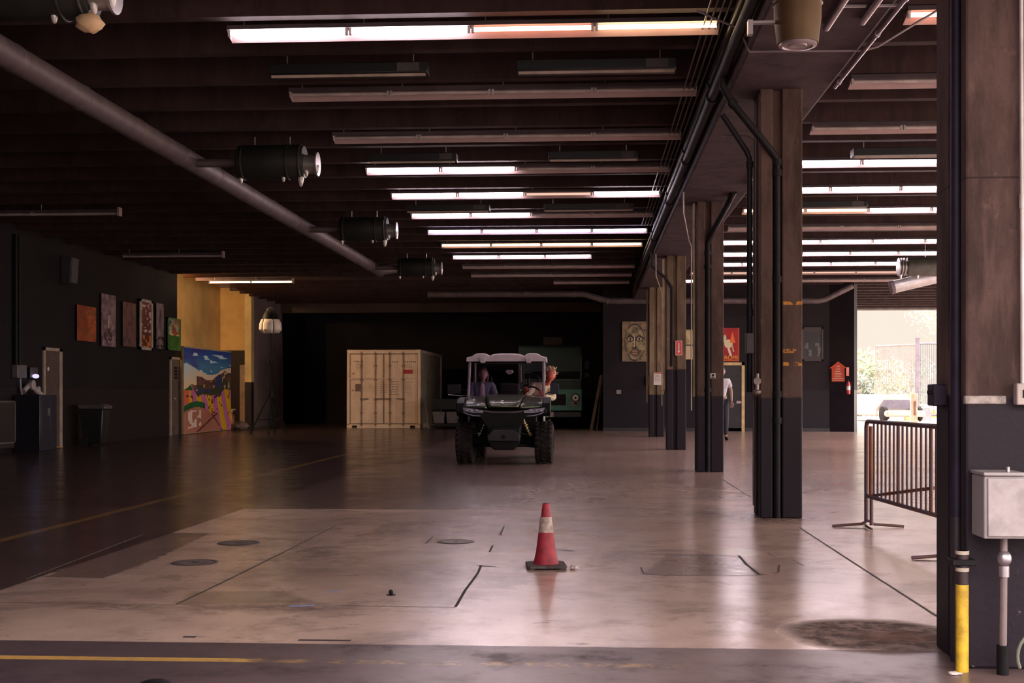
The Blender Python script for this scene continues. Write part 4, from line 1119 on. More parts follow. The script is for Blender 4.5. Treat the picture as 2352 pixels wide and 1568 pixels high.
for (x0,x1,z0,z1,st,h) in ((.09,.23,2.19,2.24,.02,.04),(.12,.22,1.95,2.16,.035,.016),(.61,.70,2.17,2.23,.02,.04),(.78,.96,2.17,2.23,.022,.045),(.78,.90,2.00,2.14,.035,.016),
                           (.45,.54,1.02,1.58,.05,.02),(.59,.70,1.10,1.58,.055,.03),(.79,.88,1.12,1.58,.035,.012),(.30,.36,1.35,1.47,.04,.02)):
    z = z0
    while z < z1:
        x = x0
        while x < x1 - .012:
            w = rr.uniform(.008, .02); b.box(W_*x, W_*(x+w), .012, .0205, z, z+h*.8); x += w + rr.uniform(.006, .016)
        z += st + h
b.build('stencil_marks', M('stencil_brown', (.15,.09,.08), .6), t, smooth=False)['kind'] = 'stuff'
b = MB()
for xx in (.07*W_, .86*W_): b.box(xx, xx+.16, -.002, .004, .01, .09)
b.build('fork_pocket', m_black, t)
# white board leaning by its corner
q = PZ(983, 984)
b = MB(); b.hexa([(q.x,q.y,0),(q.x+.06,q.y,0),(q.x+.06,q.y+.1,0),(q.x,q.y+.1,0),(q.x-.09,q.y+.1,.75),(q.x-.06,q.y+.1,.75),(q.x-.06,q.y+.14,.75),(q.x-.09,q.y+.14,.75)])
o = b.build('leaning_board', M('board_grey', (.24,.17,.15), .6)); tag(o, 'short grey board leaning on the container side', 'board')

# black equipment stand behind the utility vehicle
q = PZ(1030, 985); 
t = empty('equipment_cart', (q.x-.1, q.y+.3, 0), 0, 'black cart carrying two grey bins between the container and the utility vehicle', 'cart')
b = MB(); b.box(-.45,.55,-.3,.4,.62,.98); b.box(-.45,.55,-.3,.4,.08,.16); b.build('cart_body', M('cart_black', (.010,.009,.012), .35), t, bevel=.02)
for xx in (-.42, .02):
    b = MB(); b.hexa([(xx+.03,-.28,.18),(xx+.36,-.28,.18),(xx+.36,.1,.18),(xx+.03,.1,.18),(xx,-.3,.56),(xx+.40,-.3,.56),(xx+.40,.12,.56),(xx,.12,.56)]); b.build('grey_bin', M('bin_grey', (.10,.085,.095), .5), t, bevel=.015)
for xx in (-.38,.48):
    b = MB(); b.cyl((xx,-.25,.045),(xx,-.2,.045),.045); b.build('wheel', m_rubber, t)
for xx in (-.43,.52):
    b = MB(); b.box(xx,xx+.03,-.29,-.26,.16,.62); b.build('post', m_black, t)

# ================================================================ TEAL TRUCK
q0 = PZ(1190, 985); q1 = PZ(1337, 985)
TW = q1.x - q0.x
t = empty('food_truck', (q0.x, q0.y, 0), 0, 'teal step van parked nose-out in the dark bay behind the utility vehicle', 'truck')
m_teal = M('truck_teal', (.10,.30,.245), .4, 0, .2, 2); m_teald = M('truck_teal_dull', (.035,.062,.062), .5, 0, .25, 2)
sc_ = F / (q0.y)
tz = lambda py: CH + (HZ - py) / sc_
tx = lambda px: (px - 1190) / sc_
zt0, zt1 = tz(943), tz(791)
b = MB(); b.prism([(0,zt0),(0,tz(852)),(.12,tz(795)),(.35,zt1),(6.3,zt1),(6.3,zt0-.2),(1.6,zt0-.2),(1.6,zt0),(.0,zt0)][:-1], 'X', 0, TW); b.build('body', m_teald, t, bevel=.05)
b = MB(); b.box(0.0,TW,-.03,.05,zt0,tz(893)); b.build('nose_panel', m_teal, t, bevel=.02)
b = MB(); b.hexa([(tx(1205),-.04,tz(870)),(tx(1333),-.04,tz(870)),(tx(1333),.1,tz(870)),(tx(1205),.1,tz(870)),(tx(1205),.08,tz(818)),(tx(1333),.08,tz(818)),(tx(1333),.2,tz(818)),(tx(1205),.2,tz(818))]); b.build('windscreen', M('screen_dark', (.018,.016,.020), .12), t, bevel=.015)
b = MB(); b.box(tx(1203),tx(1336),-.05,-.02,tz(874),tz(871)); b.box(tx(1333),tx(1336),-.05,0,tz(874),tz(817)); b.build('screen_trim', M('screen_trim', (.09,.10,.10), .4), t)
b = MB(); b.tube([(tx(1286),-.06,tz(869)),(tx(1300),-.06,tz(861)),(tx(1318),-.06,tz(866))], .015, 6); b.build('wiper', m_black, t)
b = MB(); b.box(tx(1225),tx(1300),-.045,-.02,tz(931),tz(905)); gr = b.build('grille', m_black, t, bevel=.01)
b = MB(); b.box(tx(1222),tx(1303),-.04,-.028,tz(933),tz(903)); b.build('grille_surround', M('surround_teal', (.16,.34,.29), .5), t, bevel=.01)
b = MB()
for k in range(5): b.box(tx(1228),tx(1298),-.052,-.044,tz(929-5*k),tz(928-5*k))
b.build('grille_slat', M('slat_dark', (.035,.025,.025), .4), gr)
hx, hz_ = tx(1322), tz(913)
b = MB(); b.lathe([(.0,-.10),(.06,-.10),(.06,-.085),(.10,-.085),(.115,-.06),(.115,-.03),(.0,-.03)], 22, (hx,0,hz_), 'Y'); b.build('headlight', M('headlight_ring', (.55,.44,.40), .3, .3), t)
b = MB(); b.lathe([(.116,-.07),(.135,-.06),(.135,-.03),(.116,-.03)], 22, (hx,0,hz_), 'Y'); b.build('headlight_rim', m_black, t)
b = MB(); b.lathe([(.0,-.108),(.035,-.108),(.035,-.10),(.0,-.10)], 16, (hx,0,hz_), 'Y'); b.build('bulb', m_black, t)
b = MB(); b.box(hx-.13,hx+.13,-.05,-.03,tz(932),tz(918)); b.build('lamp_plate', M('plate_pale', (.28,.24,.23), .4), t, bevel=.01)
b = MB(); b.ell((hx,-.055,tz(926)),(.07,.02,.035)); b.build('indicator', M('indicator_maroon', (.12,.02,.03), .3), t)
b = MB(); b.box(.0,TW-.02,-.2,-.05,tz(958),tz(945)); b.build('bumper', M('bumper_dark', (.030,.024,.028), .4), t, bevel=.02)
b = MB(); b.box(tx(1263),tx(1272),-.215,-.2,tz(957),tz(945)); b.build('pale_plate', M('plate_white', (.52,.44,.42), .5), t)
b = MB(); b.box(.05,TW-.05,.2,6.0,.35,zt0-.02); b.build('chassis', m_black, t)
for xx in (.12, TW-.36):
    for yy_ in (.9, 4.9):
        b = MB(); b.lathe([(.0,0),(.2,0),(.34,.02),(.38,.06),(.38,.18),(.34,.22),(.0,.22)], 26, (xx,yy_,.38), 'X'); b.build('wheel', m_rubber, t)
b = MB(); b.box(tx(1343),tx(1354),.0,.06,tz(848),tz(828)); b.box(tx(1343),tx(1354),.0,.06,tz(866),tz(856)); b.build('side_mirror', M('mirror_grey', (.035,.035,.04), .5, spec=.2), t, bevel=.012)
b = MB(); b.tube([(TW-.02,.1,tz(825)),(tx(1343),.05,tz(825)),(tx(1349),.05,tz(828)),(tx(1349),.05,tz(868)),(TW-.02,.1,tz(874))], .014, 6); b.build('mirror_arm', m_black, t)
b = MB(); b.box(tx(1243),tx(1288),2.2,3.2,zt1,zt1+.34); b.build('roof_vent', M('vent_maroon', (.045,.022,.025), .6), t, bevel=.02)

# leaning planks and upright post at the corner of the bay
def plank(px0, py0, px1, py1, w, y, mat, label, group=None):
    a = PZ(px0, py0); a.y = a.y; e = PY(px1, py1, a.y + .35)
    d = (e - a).normalized(); n = Vector((1,0,0))
    b = MB(); hw = n * w / 2; th = Vector((0,.04,0))
    b.hexa([a-hw,a+hw,a+hw+th,a-hw+th,e-hw,e+hw,e+hw+th,e-hw+th]); o = b.build('leaning_plank', mat, bevel=.004)
    return tag(o, label, 'plank', group)
m_pl = M('plank_grey_tan', (.26,.19,.17), .7)
plank(1358, 987, 1381, 861, .095, 0, m_pl, 'wider left one of two planks leaning together beside the teal van', 'planks leaning by the bay')
plank(1371, 985, 1384, 861, .05, 0, m_pl, 'thinner right one of two planks leaning together beside the teal van', 'planks leaning by the bay')
a = PZ(1392, 986)
b = MB(); b.box(a.x-.055,a.x+.055,a.y,a.y+.11,0,CH+(HZ-894)/F*a.y); o = b.build('short_post', M('post_pink', (.34,.17,.18), .6, var=.4), bevel=.008); tag(o, 'short pinkish post standing upright at the corner of the bay', 'post')

# ================================================================ CONE, MANHOLES, LITTER
q = PZ(1254, 1303)
s = F / 8.35
t = empty('traffic_cone', (q.x, q.y, 0), R(6), 'faded red traffic cone with a scuffed white collar in the middle of the floor', 'traffic cone')
m_cr = M('cone_red', (.33,.016,.035), .6, 0, .3, 16, col2=(.20,.012,.025)); m_cw = M('cone_collar', (.42,.33,.31), .6, 0, .5, 22, col2=(.24,.17,.15)); m_cb = M('cone_base_rubber', (.075,.055,.058), .75, 0, .5, 18, .3)
def cr(z): return .026 + (.40 - z) / .40 * .056
b = MB(); b.lathe([(.0,.40+.02),(.020,.42),(.0235,.415),(.026,.39),(cr(.36),.36)][::-1] if False else [(cr(.34),.335),(.0245,.405),(.022,.418),(.017,.424),(.0,.424)], 32); b.build('tip', m_cr, t)
b = MB(); b.lathe([(cr(.335)+.002,.335),(cr(.335)+.001,.336),(cr(.235)+.001,.235),(.0,.234)][::-1] if False else [(cr(.237)+.002,.235),(cr(.335)+.002,.335)], 32); b.build('white_collar', m_cw, t)
b = MB(); b.lathe([(.088,.026),(.082,.034),(cr(.10),.10),(cr(.236),.236)], 32); b.build('body', m_cr, t)
b = MB(); pts = [(-.13,-.11),(-.11,-.13),(.11,-.13),(.13,-.11),(.13,.11),(.11,.13),(-.11,.13),(-.13,.11)]
b.prism([(x,y) for x,y in pts], 'Z', .008, .028); 
for (x,y) in ((-.10,-.10),(.10,-.10),(.10,.10),(-.10,.10)): b.box(x-.02,x+.02,y-.02,y+.02,0,.01)
b.build('base', m_cb, t, bevel=.005)
b = MB(); b.lathe([(.0,.423),(.018,.4235),(.018,.4255),(.0,.4255)], 20); b.build('top_hole', m_black, t)
q = PZ(1319, 1307)
b = MB(); b.ell((q.x,q.y,.012),(.028,.035,.013), 14, 8, lambda d: 1+.35*math.sin(d.x*9+1)*math.cos(d.y*8)); o = b.build('paper_scrap', M('paper_pale', (.62,.50,.50), .8)); tag(o, 'crumpled pale scrap beside the cone base', 'scrap')
m_mh = M('manhole_iron', (.18,.135,.125), .55, .3, .4, 20)
for px, py, wpx, lab in ((448,1292,104,'round manhole lid nearest the lower left of the floor'),(548,1247,94,'round manhole lid left of the long floor joint'),(1047,1244,84,'round manhole lid behind the cracked line left of the cone')):
    q = PZ(px, py); r = wpx / 2 / F * (CH * F / (py - HZ))
    t = empty('manhole_cover', (q.x, q.y, 0), 0, lab, 'manhole cover', 'manhole lids set in the floor')
    b = MB(); b.lathe([(r*.86,.001),(r*.86,.005),(r,.005),(r*1.02,.001)], 40); b.build('ring', M('ring_dark', (.07,.05,.05), .6), t)
    b = MB(); b.lathe([(.0,.0),(r*.84,.0),(r*.84,.004),(r*.6,.0045),(.0,.0045)], 40); b.build('lid', m_mh, t)
    b = MB(); b.box(-r*.15,r*.15,-.006,.006,.0045,.006); b.build('lift_slot', m_black, t)
q = PZ(898, 1366)
t = empty('floor_bolt', (q.x, q.y, 0), 0, 'small dark round knob lying on the floor in the foreground', 'knob')
b = MB(); b.ell((0,0,.017),(.013,.013,.014)); b.build('knob_head', m_black, t)
b = MB(); b.lathe([(.0,0),(.028,0),(.026,.003),(.0,.003)], 14); b.build('washer', m_black, t)
def tape(x0,y0,x1,y1,w,lab,col):
    b = MB(); a = PZ(x0,y0); e = PZ(x1,y1); d = (e-a).normalized(); n = Vector((-d.y,d.x,0))*w/2; z = Vector((0,0,.0005)); h = Vector((0,0,.002))
    b.hexa([a-n+z,e-n+z,e+n+z,a+n+z,a-n+h,e-n+h,e+n+h,a+n+h]); o = b.build('tape_strip', M('tape_blue', col, .5)); tag(o, lab, 'tape')
tape(752,1359,782,1358,.02,'small blue tape scrap on the floor, upper of the two', (.14,.18,.34))
tape(665,1392,722,1389,.03,'blue tape scrap nearer the front edge of the floor', (.16,.18,.38))
q = PZ(362, 1567)
b = MB(); b.lathe([(.0,0),(.055,0),(.06,.006),(.04,.014),(.0,.016)], 24, (q.x,q.y-.03,0)); o = b.build('rubber_puck', m_black); tag(o, 'dark rubber disc at the very bottom left of the floor', 'disc')
q = PZ(436, 1463)
b = MB(); b.box(q.x-.03,q.x+.03,q.y-.012,q.y+.012,.0,.004); o = b.build('metal_tab', M('tab_dark', (.05,.035,.035), .5)); tag(o, 'small dark metal tab flush on the floor near the front edge', 'tab')
q = PZ(2180, 1549)
b = MB(); b.ell((q.x+.02,q.y,.006),(.028,.02,.007), 12, 6, lambda d: 1+.3*math.sin(d.x*8)); o = b.build('paper_scrap', M('paper_white2', (.7,.6,.6), .8)); tag(o, 'tiny white scrap on the floor by the foreground pillar', 'scrap')

# ================================================================ CROWD BARRIER
P0 = PZ(1995, 1215)
m_bar = M('barrier_steel_rusty', (.085,.06,.10), .5, .2, .5, 5, col2=(.14,.055,.04)); m_rust = M('barrier_rust', (.36,.13,.06), .7, .1, .4, 6)
# runs to the right and towards the camera
zb = CH + (HZ - 962) / F * P0.y
tb = PZ(2157, 1185); 
d0 = 10.75
bot0z = CH + (HZ - 1135) / F * (P0.y*.998+.18)
# solve direction: bottom rail reaches (2157,1185) at same height bot0z
q = ray(2157, 1185); tt = (bot0z - CH) / q[2]; Q = Vector((q[0]*tt, q[1]*tt, bot0z))
q_ = ray(1990, 1138); tt = (bot0z - CH) / q_[2]; Pb = Vector((q_[0]*tt, q_[1]*tt, bot0z))
dv = Vector((Q.x - Pb.x, Q.y - Pb.y, 0)); dv.normalize()
ang = math.atan2(dv.y, dv.x)
t = empty('crowd_barrier', (Pb.x, Pb.y, 0), ang, 'rusty steel crowd barrier with upright bars by the bright opening', 'barrier')
ZT = CH + (HZ - 966) / F * Pb.y; ZBm = bot0z; LB = 2.2
b = MB(); b.tube([(0,0,.04),(0,0,ZT-.05),(.015,0,ZT-.015),(.05,0,ZT),(LB-.05,0,ZT),(LB-.015,0,ZT-.015),(LB,0,ZT-.05),(LB,0,.04)], .019, 12); b.build('outer_tube', m_bar, t)
b = MB(); b.tube([(0,0,ZBm),(LB,0,ZBm)], .017, 10); b.build('bottom_rail', m_bar, t)
n = 18
for i in range(n):
    xx = .22 + i * (LB - .34) / (n - 1)
    b = MB(); b.cyl((xx,0,ZBm),(xx,0,ZT),.0095 if i % 7 != 6 else .015,n=8); b.build('upright_bar', m_bar, t)
b = MB(); b.box(.10,.155,-.008,.008,ZBm,ZT-.04); b.build('rusty_flat', m_rust, t)
b = MB(); b.tube([(.12,.02,ZBm+.01),(LB*.75,.02,ZBm+.19)], .013, 8); b.build('brace_rod', m_rust, t)
b = MB(); b.cyl((.15,0,.03),(.15,0,ZBm),.016,n=10); b.build('inner_leg', m_bar, t)
for xx in (.05, LB-.05):
    b = MB(); b.tube([(xx-.02,-.30,.012),(xx-.02,-.05,.03),(xx,0,.06),(xx+.02,.05,.03),(xx+.02,.30,.012)], .012, 8); b.build('foot', m_bar, t)
b = MB(); b.tube([(-.26,.05,.014),(-.02,.0,.018),(.10,-.03,.016),(.30,-.04,.012)], .010, 8); b.build('cross_foot', m_bar, t)
# ================================================================ UTILITY VEHICLE
O_ = PZ(1160, 1064)
ut = empty('utility_vehicle', (O_.x, O_.y, 0), R(1.0), 'dark green side-by-side utility vehicle with pale roof and windscreen driving towards the viewer', 'utility vehicle')
SF = F / (O_.y * CA + .1)
def lx(px): return (px - 1160) / SF
def lz(py): return CH + (HZ - py) / SF
m_green = M('metallic_dark_green', (.075,.085,.055), .28, .45, .15, 3, coat=.6)
m_roof = M('roof_pale_mauve', (.36,.28,.31), .5, 0, .15, 3)
m_pil = M('cab_pillar_mauve', (.17,.12,.155), .45)
m_lamp = M('headlamp_glass', (.05,.042,.085), .12, .1, .2, 12)
m_led = M('led_strip', (.32,.28,.42), .3)
TR = .345
def wheel(x0, x1, y, steer=0):
    cx = (x0+x1)/2; hw = (x1-x0)/2
    t = MB(); t.lathe([(.17,-hw*.8),(.20,-hw),(.29,-hw*.98),(.325,-hw*.72),(.33,0),(.325,hw*.72),(.29,hw*.98),(.20,hw),(.17,hw*.8)], 36, (0,0,0), 'X')
    o = t.build('tyre', m_rubber, ut, loc=(cx, y, TR), rot=(0,0,steer))
    g = MB()
    for k in range(24):
        a = 2*PI*k/24
        for row, (xx, off, w, sk) in enumerate(((-.72,0,.34,.45),(0,.13,.52,-.5),(.72,0,.34,.45))):
            aa = a + off; r = .337 if row == 1 else .330
            rot = Matrix.Rotation(aa, 3, 'X') @ Matrix.Rotation(sk, 3, 'Z')
            c = Vector((xx*hw, -r*math.sin(aa-PI/2) if False else 0, 0)) + Matrix.Rotation(aa, 3, 'X') @ Vector((0,0,r))
            g.cbox(c, (w*hw, .036, .024), rot)
    g.build('tread_lugs', m_rubber, o, smooth=False)
    r = MB(); r.lathe([(.0,-hw*.5),(.06,-hw*.55),(.07,-hw*.3),(.15,-hw*.45),(.175,-hw*.82),(.175,hw*.82),(.15,hw*.45),(.07,hw*.3),(.06,hw*.55),(.0,hw*.5)], 24, (0,0,0), 'X')
    r.build('rim', m_plastic, o)
    return o
wl0, wl1 = lx(1050.5), lx(1090); wr0, wr1 = lx(1230), lx(1271)
wheel(wl0, wl1, 0, R(-3)); wheel(wr0, wr1, 0, R(-3))
wheel(-.74, -.44, 2.1); wheel(.44, .74, 2.1)
# hood: three panels
def hood_panel(name, xt0, xt1, xb0, xb1, lift=0):
    b = MB(); rows = []
    prof = [(.50, lz(909)+.012), (.25, lz(910)), (-.15, lz(916)), (-.38, lz(923)), (-.50, lz(930)), (-.53, lz(936))]
    n = len(prof); m_ = 8; vs = []
    for i, (y, z) in enumerate(prof):
        k = i/(n-1)
        a = xt0 + (xb0-xt0)*k; e = xt1 + (xb1-xt1)*k
        for j in range(m_+1):
            x = a + (e-a)*j/m_
            sag = -.055*(abs(x)/.7)**2.5 * (1 if i < n-1 else .3)
            yb = .16*(abs(x)/.66)**2
            vs.append((x, y + yb*(k), z + sag*.5 + lift))
    fs = [(i*(m_+1)+j, i*(m_+1)+j+1, (i+1)*(m_+1)+j+1, (i+1)*(m_+1)+j) for i in range(n-1) for j in range(m_)]
    b.add(vs, fs); o = b.build(name, m_green, ut)
    md = o.modifiers.new('s','SOLIDIFY'); md.thickness = .02; md.offset = -1
    return o
hood_panel('hood_side', lx(1063), lx(1112), lx(1070), lx(1123)); 
hc = hood_panel('hood_centre', lx(1114), lx(1206), lx(1126), lx(1193), .018)
hood_panel('hood_side', lx(1208), lx(1254), lx(1195), lx(1249))
b = MB()
for k in range(14):
    a0 = R(50 + 20*k); a1 = R(50 + 20*(k+1)); r0, r1 = .017, .030
    if k == 13: break
    b.add([(r0*math.cos(a0),0,r0*math.sin(a0)),(r1*math.cos(a0),0,r1*math.sin(a0)),(r1*math.cos(a1),0,r1*math.sin(a1)),(r0*math.cos(a1),0,r0*math.sin(a1)),
           (r0*math.cos(a0),.008,r0*math.sin(a0)),(r1*math.cos(a0),.008,r1*math.sin(a0)),(r1*math.cos(a1),.008,r1*math.sin(a1)),(r0*math.cos(a1),.008,r0*math.sin(a1))],
          [(0,1,2,3),(4,7,6,5),(0,4,5,1),(1,5,6,2),(2,6,7,3),(3,7,4,0)])
b.build('round_emblem', M('emblem_silver', (.75,.7,.68), .25, .4), hc, loc=(lx(1158), -.515, lz(925)+.02), rot=(R(-30),0,0))
# grille valance and fascia
b = MB()
P = [(1064,936),(1064,948),(1082,955),(1108,957),(1124,980),(1197,980),(1208,957),(1236,955),(1256,948),(1256,936),(1200,940),(1160,942),(1118,940)]
b.prism([(lx(x), lz(y)) for x, y in P], 'Y', -.50, -.30); fa = b.build('front_fascia', m_plastic, ut, bevel=.012)
for k in range(4):
    b = MB(); w = .20 - .018*k; b.box(-w, w, -.515, -.50, lz(962+6*k)-.012, lz(962+6*k)+.004); b.build('grille_slat', m_black, fa)
b = MB(); b.tube([(lx(1118),-.50,lz(943)),(lx(1135),-.53,lz(945.5)),(lx(1185),-.53,lz(945.5)),(lx(1202),-.50,lz(943))], .012, 8); b.build('chrome_brow', M('brow_mauve', (.16,.12,.15), .3, .3), fa)
for s in (-1, 1):
    b = MB(); P = [(1067,934),(1117,941),(1114,948),(1092,948),(1070,944)]
    b.prism([(s*-lx(x) if s > 0 else lx(x), lz(y)) for x, y in P], 'Y', -.515, -.42); h = b.build('headlight', m_lamp, ut, bevel=.008)
    b = MB(); pts = [(1070,945),(1078,949),(1092,953),(1108,954)]
    b.tube([((s*-lx(x)) if s > 0 else lx(x), -.51, lz(y)) for x, y in pts], .008, 6); b.build('led_strip', m_led, h)
    for kx in (1078, 1087, 1099):
        b = MB(); b.ell(((s*-lx(kx)) if s > 0 else lx(kx), -.515, lz(941.5)), (.030,.014,.022), 12, 8); b.build('lens', m_led, h)
    # fender
    b = MB(); xx0, xx1 = (lx(1053), lx(1072)) if s < 0 else (lx(1247), lx(1265))
    pr = [(-.48,lz(945)),(-.45,lz(925)),(-.25,lz(915)),(.3,lz(912)),(.42,lz(925)),(.40,lz(945)),(.20,lz(938)),(-.15,lz(940)),(-.35,lz(955))]
    b.prism(pr, 'X', xx0, xx1); b.build('front_fender', m_plastic, ut, bevel=.015)
# bumper, winch plate, skid
b = MB()
P = [(1137,984),(1184,984),(1198,998),(1196,1010),(1126,1010),(1124,998)]
b.prism([(lx(x), lz(y)) for x, y in P], 'Y', -.60, -.52); bp_ = b.build('bumper_plate', M('bumper_mauve_black', (.022,.016,.022), .45, spec=.3), ut, bevel=.012)
b = MB(); b.lathe([(.0,-.61),(.035,-.61),(.035,-.60),(.0,-.60)], 16, (lx(1160),0,lz(1000)), 'Y'); b.build('fairlead_hole', m_black, bp_)
b = MB(); b.tube([(lx(1122),-.56,lz(1000)),(lx(1136),-.58,lz(983)),(lx(1185),-.58,lz(983)),(lx(1199),-.56,lz(1000))], .016, 10); b.build('bumper_bar', m_plastic, bp_)
b = MB(); P = [(1124,975),(1198,975),(1197,1012),(1184,1030),(1138,1030),(1123,1012)]
b.prism([(lx(x), lz(y)) for x, y in P], 'Y', -.50, .10); b.build('skid_plate', m_black, ut, bevel=.02)
b = MB(); b.box(lx(1085),lx(1236),.3,2.3,lz(1028),lz(985)); b.box(lx(1090),lx(1232),.3,.5,lz(1000),lz(915)); b.build('floor_pan', m_black, ut, bevel=.02)
for s in (-1, 1):
    b = MB(); xi, xo = s*.22, s*.55
    for y0_, y1_ in ((-.18,-.04),(.20,.06)):
        b.cyl((xi,y0_,lz(1020)),(xo,y1_,lz(1024)),.028); b.cyl((xi,y0_,lz(992)),(xo,y1_,lz(1006)),.024)
    b.build('suspension_arm', m_black, ut)
    b = MB(); N = 40; pts = []
    A = Vector((s*.30,-.12,lz(962))); B_ = Vector((s*.42,-.12,lz(1000)))
    for k in range(N+1):
        c = A.lerp(B_, k/N); a = k*2*PI/6.5
        pts.append(c + Vector((.030*math.cos(a), .030*math.sin(a), 0)))
    b.tube(pts, .008, 6); sp = b.build('shock_spring', M('spring_yellow', (.50,.30,.03), .4) if s > 0 else m_plastic, ut)
    b = MB(); b.cyl(A, B_, .016); b.ell(B_+Vector((s*.01,-.03,.04)), (.02,.02,.02)); b.build('shock_rod', m_steel, sp)
# cab: pillars, roof, glass, rear cage
yw = .55; yr = .72
for s, x in ((-1, lx(1070)), (1, lx(1247.5))):
    b = MB(); b.tube([(x, yw-.05, lz(915)), (x*.995, yw+.06, lz(880)), (x*.985, yr-.02, lz(826))], .026, 10); b.build('windscreen_pillar', m_pil, ut)
    b = MB(); b.tube([(x*.99, 1.75, lz(960)), (x*.98, 1.80, lz(890)), (x*.97, 1.72, lz(824))], .026, 10); b.build('rear_pillar', m_pil, ut)
    b = MB(); b.tube([(x*.98, yr, lz(824)), (x*.98, 1.72, lz(822))], .024, 10); b.build('roof_rail', m_pil, ut)
    b = MB(); b.hexa([(x*.98-.02,.55,lz(1010)),(x*.98+.02,.55,lz(1010)),(x*.98+.02,1.75,lz(1010)),(x*.98-.02,1.75,lz(1010)),(x-.02,.55,lz(925)),(x+.02,.55,lz(925)),(x+.02,1.75,lz(930)),(x-.02,1.75,lz(930))])
    b.build('half_door', m_green, ut, bevel=.015)
b = MB(); b.tube([(lx(1068), 1.73, lz(826)), (lx(1250), 1.73, lz(826))], .024, 10); b.build('cross_bar', m_pil, ut)
b = MB(); b.tube([(lx(1070), yr-.01, lz(829)), (lx(1248), yr-.01, lz(829))], .014, 8); b.tube([(lx(1070), yw-.04, lz(913)), (lx(1248), yw-.04, lz(913))], .018, 8); b.build('windscreen_frame', m_black, ut)
b = MB(); b.hexa([(lx(1072),yw-.03,lz(912)),(lx(1246),yw-.03,lz(912)),(lx(1246),yw-.022,lz(912)),(lx(1072),yw-.022,lz(912)),(lx(1072),yr-.01,lz(829)),(lx(1246),yr-.01,lz(829)),(lx(1246),yr-.002,lz(829)),(lx(1072),yr-.002,lz(829))])
b.build('windscreen', GL('windscreen_glass', (.80,.76,.84)), ut, smooth=False)
# roof shell with ridges
zr0, zr1 = lz(827.5), lz(812)
b = MB(); nx, ny = 36, 14; vs = []
X0_, X1_ = lx(1066)*1.02, lx(1251)*1.02
def rz(u, v):
    z = zr1 - .012
    z += .050*max(0, 1-((u-.5)/.22)**4) * (.75+.25*math.sin(v*PI))
    for c in (.17, .83): z += .046*max(0, 1-((u-c)/.105)**4)
    z -= .020*(abs(u-.5)*2)**8
    z -= .02*max(0, 1 - v*8)
    return z
for j in range(ny+1):
    for i in range(nx+1):
        u, v = i/nx, j/ny; vs.append((X0_+(X1_-X0_)*u, .66+1.25*v, rz(u, v)))
top = len(vs)
for j in range(ny+1):
    for i in range(nx+1): vs.append((X0_+(X1_-X0_)*i/nx, .64+1.29*j/ny, zr0))
fs = []
def id_(o, i, j): return o + j*(nx+1) + i
for j in range(ny):
    for i in range(nx):
        fs.append((id_(0,i,j),id_(0,i+1,j),id_(0,i+1,j+1),id_(0,i,j+1))); fs.append((id_(top,i,j),id_(top,i,j+1),id_(top,i+1,j+1),id_(top,i+1,j)))
for i in range(nx): fs.append((id_(top,i,0),id_(top,i+1,0),id_(0,i+1,0),id_(0,i,0))); fs.append((id_(0,i,ny),id_(0,i+1,ny),id_(top,i+1,ny),id_(top,i,ny)))
for j in range(ny): fs.append((id_(0,0,j),id_(0,0,j+1),id_(top,0,j+1),id_(top,0,j))); fs.append((id_(top,nx,j),id_(top,nx,j+1),id_(0,nx,j+1),id_(0,nx,j)))
b.add(vs, fs); b.build('roof', m_roof, ut)
for px in (1103, 1212):
    b = MB(); b.hexa([(lx(px-5),.62,lz(831)),(lx(px+5),.62,lz(831)),(lx(px+5),.66,lz(831)),(lx(px-5),.66,lz(831)),(lx(px-10),.60,lz(818)),(lx(px+8),.60,lz(818)),(lx(px+8),.66,lz(818)),(lx(px-10),.66,lz(818))])
    b.build('roof_clip', M('clip_pale', (.45,.38,.42), .4), ut, bevel=.006)
# interior: seats, headrests, dash, wheel
m_seat = M('seat_black', (.020,.016,.020), .6)
for s in (-1, 0, 1):
    b = MB(); b.box(s*.42-.2, s*.42+.2, 1.05, 1.55, .66, .80); b.build('seat', m_seat, ut, bevel=.04)
    b = MB(); b.hexa([(s*.42-.2,1.46,.78),(s*.42+.2,1.46,.78),(s*.42+.2,1.58,.78),(s*.42-.2,1.58,.78),(s*.42-.18,1.60,1.32),(s*.42+.18,1.60,1.32),(s*.42+.18,1.70,1.32),(s*.42-.18,1.70,1.32)]); b.build('backrest', m_seat, ut, bevel=.04)
for s in (-1, 1):
    b = MB(); b.tube([(s*.42-.09,1.66,1.30),(s*.42-.09,1.69,1.42),(s*.42-.05,1.69,1.46),(s*.42+.05,1.69,1.46),(s*.42+.09,1.69,1.42),(s*.42+.09,1.66,1.30)], .022, 8); b.build('headrest_loop', m_plastic, ut)
b = MB(); b.prism([(.50,lz(925)),(.50,lz(914)),(.62,lz(909)),(.85,lz(915)),(.90,lz(935))], 'X', lx(1076), lx(1244)); b.build('dashboard', m_seat, ut, bevel=.02)
sw = MB(); SWc = Vector((.40, .92, 1.10)); N = 28; pts = []
for k in range(N+1):
    a = 2*PI*k/N; pts.append(SWc + Vector((.18*math.cos(a), .18*math.sin(a)*.45, .18*math.sin(a)*.9)))
sw.tube(pts, .014, 8); sw.cyl(SWc, SWc+Vector((0,-.18,-.12)), .02); sw.cbox(SWc, (.32,.02,.03)); sw.build('steering_wheel', m_plastic, ut)
b = MB(); b.ell((-.028,1.60,lz(848)-.01),(.042,.01,.034)); b.ell((.028,1.60,lz(848)-.01),(.042,.01,.034)); b.box(-.035,.035,1.595,1.61,lz(856),lz(850)); b.build('winged_sticker', M('sticker_mauve', (.52,.42,.50), .5), ut)
